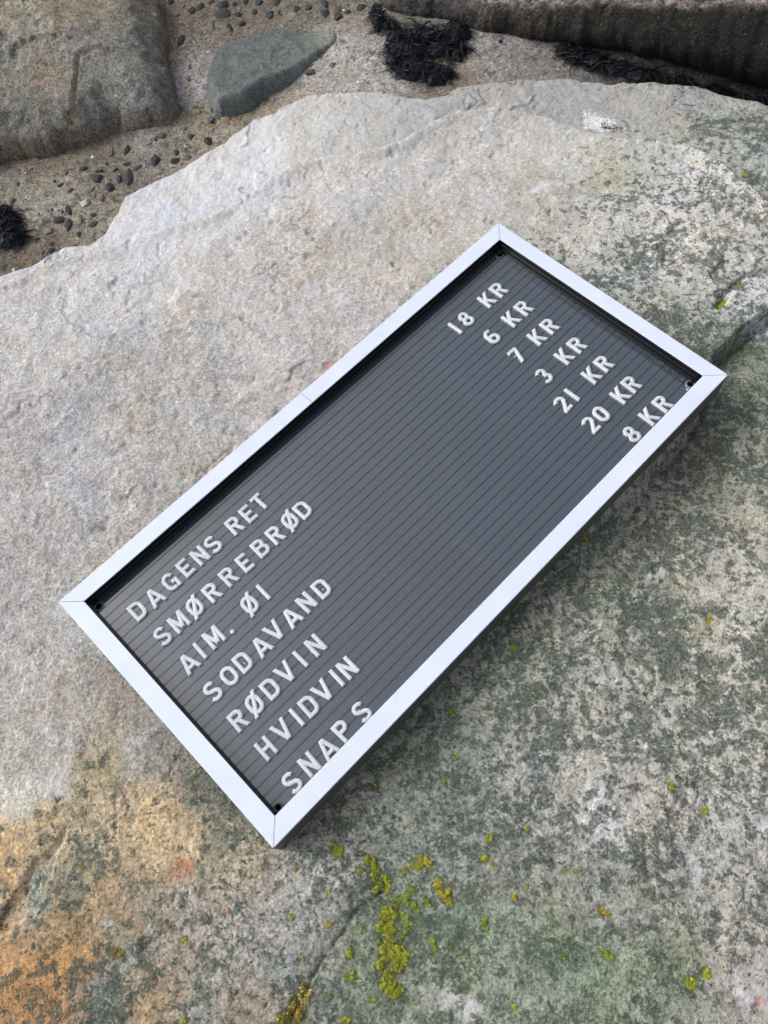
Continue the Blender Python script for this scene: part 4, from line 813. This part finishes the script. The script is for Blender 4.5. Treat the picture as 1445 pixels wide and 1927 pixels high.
# ------------------------------------------------------------------ pebbles set in the sand
def cmat(name, col, rough=.65, amt=.35, coat=0.0):
    m, nt, bs, N, L = new_mat(name); tc = N.new('ShaderNodeTexCoord'); oi = N.new('ShaderNodeObjectInfo')
    n = noise(N, L, tc.outputs['Object'], 380, 5, .7); n2 = noise(N, L, tc.outputs['Object'], 900, 2, .5)
    c = mixc(N, L, 1.0, col, ramp(N, L, n.outputs[0], [(.3, 1 - amt), (.7, 1 + amt)]), 'MULTIPLY')
    c = mixc(N, L, 1.0, c, ramp(N, L, oi.outputs['Random'], [(0, .7), (1, 1.35)]), 'MULTIPLY')
    c = mixc(N, L, ramp(N, L, n2.outputs[0], [(.66, 0.0), (.72, .5)]), c, tuple(min(1, v * 3 + .05) for v in col))
    L.new(c, bs.inputs['Base Color']); bs.inputs['Roughness'].default_value = rough
    bs.inputs['Coat Weight'].default_value = coat
    b = N.new('ShaderNodeBump'); b.inputs['Strength'].default_value = .6; b.inputs['Distance'].default_value = .001
    L.new(n.outputs[0], b.inputs['Height']); L.new(b.outputs[0], bs.inputs['Normal']); return m
PM = {'dark': cmat('dark_slate', (.020, .025, .030), .75), 'brown': cmat('brown_stone', (.085, .068, .055)), 'pale': cmat('pale_stone', (.30, .31, .28)), 'red': cmat('reddish_stone', (.17, .10, .08)),
      'orange': cmat('orange_stone', (.36, .22, .10)), 'white': cmat('white_shell', (.80, .80, .76), .5, .05), 'black': cmat('black_stone', (.010, .013, .017), .7), 'grey': cmat('grey_stone_mix', (.12, .12, .12))}
proto = []
for s in range(14):
    rr = random.Random(100 + s); bm = bmesh.new(); bmesh.ops.create_icosphere(bm, subdivisions=2, radius=1)
    planes = []
    for _ in range(9):
        v = Vector((rr.gauss(0, 1), rr.gauss(0, 1), rr.gauss(0, .7))).normalized(); planes.append((v, rr.uniform(.45, .75)))
    for v in bm.verts:
        for nrm, dist in planes:
            k = v.co.dot(nrm)
            if k > dist: v.co -= nrm * (k - dist) * .95
        v.co *= 1 + rr.uniform(-.03, .03)
    bmesh.ops.recalc_face_normals(bm, faces=bm.faces)
    bm.verts.ensure_lookup_table(); mx = max(v.co.xy.length for v in bm.verts)
    for v in bm.verts: v.co /= mx
    me = bpy.data.meshes.new('pebble'); bm.to_mesh(me); bm.free(); proto.append(me)
pmesh = {}
def pz1(lst, ox, oy, s, region):
    return [(ox + a[0] / s, oy + a[1] / s, a[2] / s, a[3] if len(a) > 3 else 'dark', a[4] if len(a) > 4 else None, a[5] if len(a) > 5 else None, region) for a in lst]
PEB = pz1([(75, 8, 25), (155, 40, 16, 'grey'), (208, 68, 36), (268, 45, 30), (333, 15, 30, 'black', .5), (410, 28, 36), (418, 92, 62, 'dark', .7, .1), (487, 28, 22), (508, 95, 27), (452, 172, 24, 'black', 1.9), (533, 155, 34, 'black', .6), (557, 18, 28), (645, 20, 34, 'dark', .6),
           (613, 75, 27), (714, 100, 46, 'dark', .75), (765, 15, 42), (778, 80, 17, 'black', 1.6), (888, 60, 30), (900, 15, 11), (963, 52, 34, 'dark', .8), (1068, 20, 34, 'dark', 1.3), (1075, 92, 50), (1143, 62, 46, 'brown'), (1158, 112, 32), (1222, 32, 14, 'black'),
           (1218, 82, 26, 'black', .6), (1313, 50, 40, 'dark', .7), (1405, 35, 36, 'black'), (143, 262, 24, 'black', 1.8), (285, 100, 32, 'red', .6), (110, 92, 28, 'red', .6), (1375, 200, 44, 'red', .6), (1192, 66, 8, 'white'), (580, 178, 14, 'brown'), (338, 165, 20, 'brown', 2), (945, 147, 9, 'black')], 300, 0, 3.44, 'a')
PEB += pz1([(107, 425, 24, 'grey'), (80, 530, 32, 'grey'), (345, 407, 13), (385, 432, 30, 'dark', .4), (450, 465, 28, 'dark', .5), (530, 330, 34, 'dark', .4), (617, 388, 50, 'dark', .65), (635, 343, 34, 'dark', .35), (675, 298, 16), (708, 222, 18, 'brown', 1.9),
            (688, 443, 42, 'dark', .8), (752, 390, 26, 'dark', 1.3), (810, 380, 34, 'dark', 1.7), (815, 300, 36, 'black', .35), (870, 322, 46, 'brown', .35), (800, 215, 22, 'black', 2), (722, 332, 30, 'grey', .6), (1018, 120, 44, 'brown', .5), (982, 142, 16), (1055, 185, 22, 'brown'),
            (985, 275, 42), (1115, 225, 26), (1105, 285, 44, 'black', .6), (1182, 262, 34, 'brown', .6), (1210, 125, 32, 'dark', .6), (1312, 150, 38, 'black'), (1165, 75, 18, 'grey'), (395, 598, 16, 'black'), (432, 590, 26, 'black', 1.8), (383, 650, 46, 'dark', .5), (438, 688, 30, 'dark', 1.4),
            (590, 622, 28, 'dark', .5), (585, 680, 42, 'dark', .4), (500, 742, 24), (328, 805, 24, 'dark', .6), (330, 850, 36, 'black', .5), (310, 725, 34, 'grey', .8), (535, 548, 46, 'pale', .5), (575, 462, 24, 'grey', .6), (650, 510, 24, 'brown'), (600, 493, 14, 'red'),
            (305, 593, 12), (465, 825, 32, 'brown', .4), (240, 775, 22, 'dark', .5), (12, 950, 44, 'grey'), (588, 253, 10, 'white'), (88, 970, 14, 'white'), (205, 328, 12), (425, 355, 16, 'brown'), (625, 435, 9), (515, 640, 16, 'brown', 1.8), (270, 860, 16, 'brown'), (75, 890, 18, 'red', .5)], 0, 220, 3.36, 'b')
PEB += [(357, 124, 9, 'brown', 1.2, None, 'c'), (445, 211, 19, 'orange', .6, None, 'c'), (404, 207, 19, 'black', .5, None, 'c'), (585, 137, 22, 'brown', .7, None, 'c'), (626, 123, 19, 'brown', .6, None, 'c'), (352, 160, 11, 'orange', 1, None, 'c'), (423, 224, 20, 'orange', .6, None, 'c'),
        (374, 210, 11, 'orange', .8, None, 'c'), (398, 226, 16, 'brown', .7, None, 'c'), (555, 141, 14, 'brown', .6, None, 'c'), (941, 79, 12, 'black', .8, None, 'd'), (934, 88, 6, 'black', .5, None, 'd'), (1041, 126, 10, 'red', .6, None, 'd'), (356, 150, 6, 'brown', 1.5, None, 'c')]
cnt_r = {'a': 'in the brown sand above the wedge shaped grey green stone', 'b': 'in the sand between the brown boulder and the pale boulder', 'c': 'in the cement around the wedge shaped grey green stone', 'd': 'on the cement below the dark rock at the back'}
adj = {'dark': 'dark slate grey', 'brown': 'brown', 'pale': 'pale greenish', 'red': 'reddish', 'orange': 'orange tan', 'white': 'white', 'black': 'black', 'grey': 'mottled grey'}
rp = random.Random(3); order = {}
for i, p in enumerate(sorted(PEB, key=lambda p: p[0])):
    order.setdefault((p[3], p[6]), []).append(i)
SP = sorted(PEB, key=lambda p: p[0])
for i, (px, py, dia, kind, asp, rot, reg) in enumerate(SP):
    p = on_ground(px, py); s = dia * .5 * np.linalg.norm(at(px + 1, py, p[2]) - p) * (1.1 if reg in 'cd' else 1.95)
    k = i % 14; key = (k, kind)
    if key not in pmesh:
        me = proto[k].copy(); me.name = 'pebble'; me.materials.append(PM[kind]); pmesh[key] = me
    o = bpy.data.objects.new('white_shell' if kind == 'white' else 'pebble', pmesh[key]); C.objects.link(o)
    a = asp if asp else rp.uniform(.75, 1.05)
    fs = 1.35                                                       # seen at a slant: stones lie a little deeper than they look
    o.scale = (s, s * a * fs, s * rp.uniform(.32, .5) * min(1, a + .2)); o.rotation_euler = (rp.uniform(-.15, .15), rp.uniform(-.15, .15), rp.uniform(-.35, .35) + (.3 if a < .8 else 0))
    o.location = (p[0], p[1], p[2] + s * .06)
    lst = order[(kind, reg)]; n_ = lst.index(i); shape = 'narrow ' if a < .65 or a > 1.5 else ('large ' if dia > 12 else ('tiny ' if dia < 5 else ''))
    noun = 'bit of shell' if kind == 'white' else 'pebble'
    where = ('%s from the left of the %s ones ' % (ordn[n_], adj[kind].split()[0] if kind != 'dark' else 'dark slate')) if len(lst) > 1 else ''
    tag(o, '%s%s %s, %s%s' % (shape, adj[kind] if not where else '', noun, where, {'a': 'above the wedge stone', 'b': 'between the boulders', 'c': 'around the wedge stone', 'd': 'below the back rock'}[reg]), 'shell' if kind == 'white' else 'pebble', 'small stones set in the sand')

# grit: small fragments nobody could count
rg = np.random.RandomState(9); V = []; F = []
tet = np.array([[1, 0, -.3], [-.5, .9, -.3], [-.5, -.8, -.3], [0, .1, .7]])
areas = [((0, 300), (470, 520), 1900), ((300, 0), (700, 120), 1300), ((350, 60), (700, 240), 250), ((250, 220), (450, 300), 260), ((850, 90), (1050, 150), 60)]
for (x0, y0), (x1, y1), n in areas:
    for _ in range(n):
        p = on_ground(rg.uniform(x0, x1), rg.uniform(y0, y1)); s = rg.uniform(.0006, .0019) * (1.9 if rg.rand() < .12 else 1)
        a = rg.rand() * 6.3; R3 = np.array([[math.cos(a), -math.sin(a), 0], [math.sin(a), math.cos(a), 0], [0, 0, 1]])
        b = len(V); V.extend(((tet * s * [rg.uniform(.6, 1.4), rg.uniform(.6, 1.4), .6]) @ R3.T + p).tolist()); F.extend([[b, b + 1, b + 3], [b + 1, b + 2, b + 3], [b + 2, b, b + 3]])
V = np.array(V); F = np.array(F); me = mesh_np('grit', V, F, False)
for k in ('dark', 'brown', 'pale', 'white'): me.materials.append(PM[k])
mi = np.repeat(rg.choice([0, 0, 0, 1, 1, 2, 3], len(F) // 3, p=[.3, .15, .15, .15, .1, .1, .05]), 3).astype(np.int32); me.polygons.foreach_set('material_index', mi)
grit = link_mesh('grit', me, None); tag(grit, 'fine dark and pale grit scattered over the sand', 'grit', kind='stuff')

# ------------------------------------------------------------------ lichen rosettes
m, nt, bs, N, L = new_mat('yellow_lichen')
tc = N.new('ShaderNodeTexCoord'); n = noise(N, L, tc.outputs['Object'], 420, 4, .6); at_ = N.new('ShaderNodeAttribute'); at_.attribute_name = 'pig'
c = mixc(N, L, 1.0, at_.outputs['Color'], ramp(N, L, n.outputs[0], [(.3, .7), (.7, 1.25)]), 'MULTIPLY')
L.new(c, bs.inputs['Base Color']); bs.inputs['Roughness'].default_value = .75
bs.inputs['Specular IOR Level'].default_value = .25
M_lichen = m
rq = random.Random(21)
for li, (ptl, rad, kind) in enumerate(LP):
    V, F, COL = [], [], []
    c0 = np.mean(ptl, 0); o3 = on_slab(*c0)
    base = np.array(lin(LC[kind]))
    if len(ptl) > 1:                                                # fill between the given points
        more = []
        for a in ptl:
            b = min([q for q in ptl if q is not a], key=lambda q: math.dist(a, q))
            if math.dist(a, b) < 18: more.append(((a[0] + b[0]) / 2, (a[1] + b[1]) / 2))
        ptl = list(ptl) + more
    for (px, py) in ptl:
        for _ in range(int(6 + rad * 1.6)):
            a = rq.random() * 2 * PI; rr = math.sqrt(rq.random()) * rad * .95
            q = on_slab(px + rr * math.cos(a), py + rr * math.sin(a))
            lr = rq.uniform(.28, .75) * (.0010 + rad * .00012); n = 9
            tx, ty = rq.uniform(-.22, .22), rq.uniform(-.22, .22); ph = rq.random() * 6.28
            zc = .0001 + rq.random() * .0005
            tone = base * rq.uniform(.45, 1.45) * np.array([rq.uniform(.9, 1.12), 1, rq.uniform(.6, 1.3)])
            if kind == 'm' and rq.random() < .3: tone = np.array(lin((190, 185, 140))) if rq.random() < .5 else np.array(lin((150, 100, 30)))
            b = len(V); V.append(q + [0, 0, zc - o3[2] * 0]); COL.append(tone * .75)
            for ringi, (fr, up) in enumerate(((.6, .03), (1.0, .20), (1.08, -.30))):
                for k in range(n):
                    th = 2 * PI * k / n + ph; w = 1 + .30 * math.sin(3 * th + ph * 3) + .16 * math.sin(5 * th + ph)
                    ex, ey = lr * fr * w * math.cos(th), lr * fr * w * math.sin(th)
                    V.append(q + [ex, ey, zc + lr * up + tx * ex + ty * ey]); COL.append(tone * (.9 if ringi == 0 else 1.15 if ringi == 1 else .6))
            for k in range(n):
                k2 = (k + 1) % n; F.append([b, b + 1 + k, b + 1 + k2])
                for rg_ in (0, 1):
                    s0 = b + 1 + rg_ * n; F.append([s0 + k, s0 + n + k, s0 + n + k2]); F.append([s0 + k, s0 + n + k2, s0 + k2])
    V = np.array(V) - o3
    me = mesh_np('lichen', V, np.array(F)); set_attr(me, 'pig', np.array(COL).clip(0.01, .8))
    o = link_mesh('lichen_patch', me, M_lichen); o.location = o3
    size = 'large frilly' if len(ptl) > 14 else ('small' if len(ptl) < 4 else 'medium lobed')
    cn = {'y': 'yellow green', 'o': 'orange yellow', 'g': 'bright green', 'm': 'mottled olive'}[kind]
    cx, cy = c0
    if cx < 480: where = 'in the rusty lower left'
    elif cy < 650: where = 'right of the board top corner'
    elif cy < 1560 and cx > 560: where = 'beside the board lower side'
    elif cx < 690: where = 'below the board bottom corner'
    elif cx < 870: where = 'right of the long crack'
    else: where = 'at the lower right'
    o['_w'] = (size, cn, where)
grp = {}
for o in [o for o in bpy.data.objects if o.name.startswith('lichen_patch')]:
    s_ = tuple(o['_w']); grp.setdefault(s_, []).append(o); del o['_w']
for (size, cn, where), lst in grp.items():
    lst.sort(key=lambda o: -o.location.y)
    for k, o in enumerate(lst):
        pos = '' if len(lst) == 1 else ', %s from the top' % ordn[k]
        tag(o, '%s %s lichen patch %s%s' % (size, cn, where, pos), 'lichen', 'yellow and green lichen patches on the pale boulder')

# ------------------------------------------------------------------ seaweed
m, nt, bs, N, L = new_mat('black_seaweed'); tc = N.new('ShaderNodeTexCoord'); n = noise(N, L, tc.outputs['Object'], 120, 3, .6)
L.new(mixc(N, L, n.outputs[0], (.002, .002, .002), (.007, .007, .008)), bs.inputs['Base Color']); bs.inputs['Roughness'].default_value = .5
bs.inputs['Specular IOR Level'].default_value = .32; bs.inputs['Specular Tint'].default_value = (.7, .82, 1, 1)
M_weed = m
def seaweed(lumps_, label, n_str, seed, reach=1.0, onrock=False):
    rs = random.Random(seed); V, F = [], []
    def strand(p, dirx, diry, ln, wd, lift, curl):
        k = 7; b = len(V); x, y, z = p; a = math.atan2(diry, dirx)
        for i in range(k):
            t = i / (k - 1); w = wd * (1 - .75 * t)
            zg = height_at(x, y) if onrock else gheight(x, y); zz = max(zg + .0006, z + lift * math.sin(t * PI) - (z - zg) * t * .9)
            nx, ny = -math.sin(a), math.cos(a)
            V.extend([(x + nx * w, y + ny * w, zz), (x, y, zz + w * 1.3), (x - nx * w, y - ny * w, zz)])
            if i:
                q = b + 3 * (i - 1)
                F.extend([[q, q + 1, q + 4, q + 3], [q + 1, q + 2, q + 5, q + 4], [q + 2, q, q + 3, q + 5]])
            x += math.cos(a) * ln / k; y += math.sin(a) * ln / k; a += curl / k + rs.uniform(-.45, .45)
    tot = sum(l[2] * l[3] for l in lumps_)
    for (px, py, rx, ry) in lumps_:
        g = on_ground(px, py); sc = np.linalg.norm(at(px + 1, py, g[2]) - g)
        for _ in range(int(n_str * rx * ry / tot)):
            a = rs.random() * 6.283; r = math.sqrt(rs.random())
            q = at(px + rx * r * math.cos(a), py + ry * r * math.sin(a), g[2])
            th = rs.random() * 6.283; hh = .002 + .009 * (1 - r * r) * rs.uniform(.7, 1.05)
            strand((q[0], q[1], g[2] + hh), math.cos(th), math.sin(th), rs.uniform(.008, .024), rs.uniform(.0003, .0007), rs.uniform(0, .002), rs.uniform(-6, 6))
        mb = len(V); mr, mc = 9, 26                                  # matted core of the clump
        for i in range(mr + 1):
            for k in range(mc):
                a = 2 * PI * k / mc; r = (i / mr) * (1 + .16 * math.sin(3 * a + px) + .12 * math.sin(7 * a + py) + rs.uniform(-.06, .06))
                q = at(px + rx * .92 * r * math.cos(a), py + ry * .92 * r * math.sin(a), g[2]); zg = height_at(q[0], q[1]) if onrock else gheight(q[0], q[1])
                V.append((q[0], q[1], zg - .002 + (.009 * (1 - (i / mr) ** 2) + rs.uniform(0, .0028)) * (i < mr)))
        for i in range(mr):
            for k in range(mc):
                k2 = (k + 1) % mc; F.append([mb + i * mc + k, mb + (i + 1) * mc + k, mb + (i + 1) * mc + k2, mb + i * mc + k2])
        for _ in range(int(14 * reach)):                            # frayed ends round the rim
            a = rs.random() * 6.283; q = at(px + rx * .9 * math.cos(a), py + ry * .9 * math.sin(a), g[2]); c_ = at(px, py, g[2]); dv = q - c_
            strand((q[0], q[1], g[2] + .003), dv[0], dv[1], rs.uniform(.010, .026), rs.uniform(.0004, .0007), .001, rs.uniform(-3, 3))
        for _ in range(int(9 * rx * ry / 600)):                    # flat glossy fronds
            a = rs.random() * 6.283; r = math.sqrt(rs.random()) * .8
            q = at(px + rx * r * math.cos(a), py + ry * r * math.sin(a), g[2]); th = rs.random() * 6.283
            strand((q[0], q[1], g[2] + .007 + .006 * rs.random()), math.cos(th), math.sin(th), rs.uniform(.018, .035), rs.uniform(.0010, .0020), .002, rs.uniform(-1, 1))
    V = np.array(V); o3 = np.array([V[:, 0].mean(), V[:, 1].mean(), V[:, 2].min()])
    me = mesh_np('seaweed', V - o3, np.array(F)); o = link_mesh('seaweed_clump', me, M_weed); o.location = o3
    tag(o, label, 'seaweed')
    return o
seaweed([(800, 70, 55, 22), (862, 62, 24, 32), (770, 95, 48, 24), (830, 95, 40, 22), (775, 130, 48, 24), (820, 145, 38, 20), (858, 100, 26, 18), (740, 118, 14, 10), (745, 75, 20, 14)], 'big tangled black seaweed clump on the pale cement below the dark rock', 1500, 1)
seaweed([(712, 42, 16, 20), (735, 50, 20, 10), (703, 25, 8, 10)], 'small black seaweed tuft at the left end of the dark rock', 220, 2, .4)
seaweed([(1062, 98, 20, 14), (1085, 108, 30, 18), (1120, 120, 34, 16), (1160, 132, 40, 14), (1210, 146, 40, 12), (1270, 158, 40, 12), (1340, 176, 44, 12), (1410, 196, 44, 12)], 'black seaweed clump under the overhang of the dark rock, stretched to the right in place of its shadow', 1300, 3, .5)  # right-hand lumps added to fill the dark shade under the overhang
seaweed([(10, 425, 34, 30), (20, 450, 30, 22), (5, 405, 22, 14)], 'round black seaweed ball at the left edge of the picture beside the pale boulder', 900, 4, .5)

# ------------------------------------------------------------------ chalky bird dropping with dark crumbs
V, F, MI = [], [], []; rb = random.Random(8)
M_chalk = plain('white_chalky_crust', (.80, .81, .84), .8, 500, .15); M_crumb = plain('brown_crumbs', (.05, .045, .04), .9, 500, .4)
o3 = on_slab(1135, 230)
for _ in range(900):
    if rb.random() < .55:
        t = rb.random(); px = 1098 + t * 60 + rb.gauss(0, 2.5); py = 216 + t * 18 + rb.gauss(0, 5.5); mi_ = 0; s = rb.uniform(.0005, .0017)
    else:
        t = rb.random(); px = 1130 + t * 38 + rb.gauss(0, 3); py = 236 + t * 6 + rb.gauss(0, 3.2); mi_ = 1 if rb.random() < .8 else 0; s = rb.uniform(.0007, .0017)
    q = on_slab(px, py); b = len(V); a0 = rb.random() * 6.28
    hgt = rb.uniform(.0002, .0006) * (1 if mi_ == 0 else 1.6)
    V.append(q + [0, 0, hgt])
    for k in range(6):
        th = a0 + k * PI / 3; w = rb.uniform(.6, 1.2); V.append(q + [s * w * math.cos(th), s * w * math.sin(th), -.0004])
    for k in range(6): F.append([b, b + 1 + k, b + 1 + (k + 1) % 6]); MI.append(mi_)
me = mesh_np('bird_dropping', np.array(V) - o3, np.array(F), True); me.materials.append(M_chalk); me.materials.append(M_crumb); me.polygons.foreach_set('material_index', np.array(MI, np.int32))
bd = link_mesh('bird_dropping', me, None); bd.location = o3; tag(bd, 'white chalky bird dropping with dark crumbs on the pale boulder behind the board', 'bird dropping')
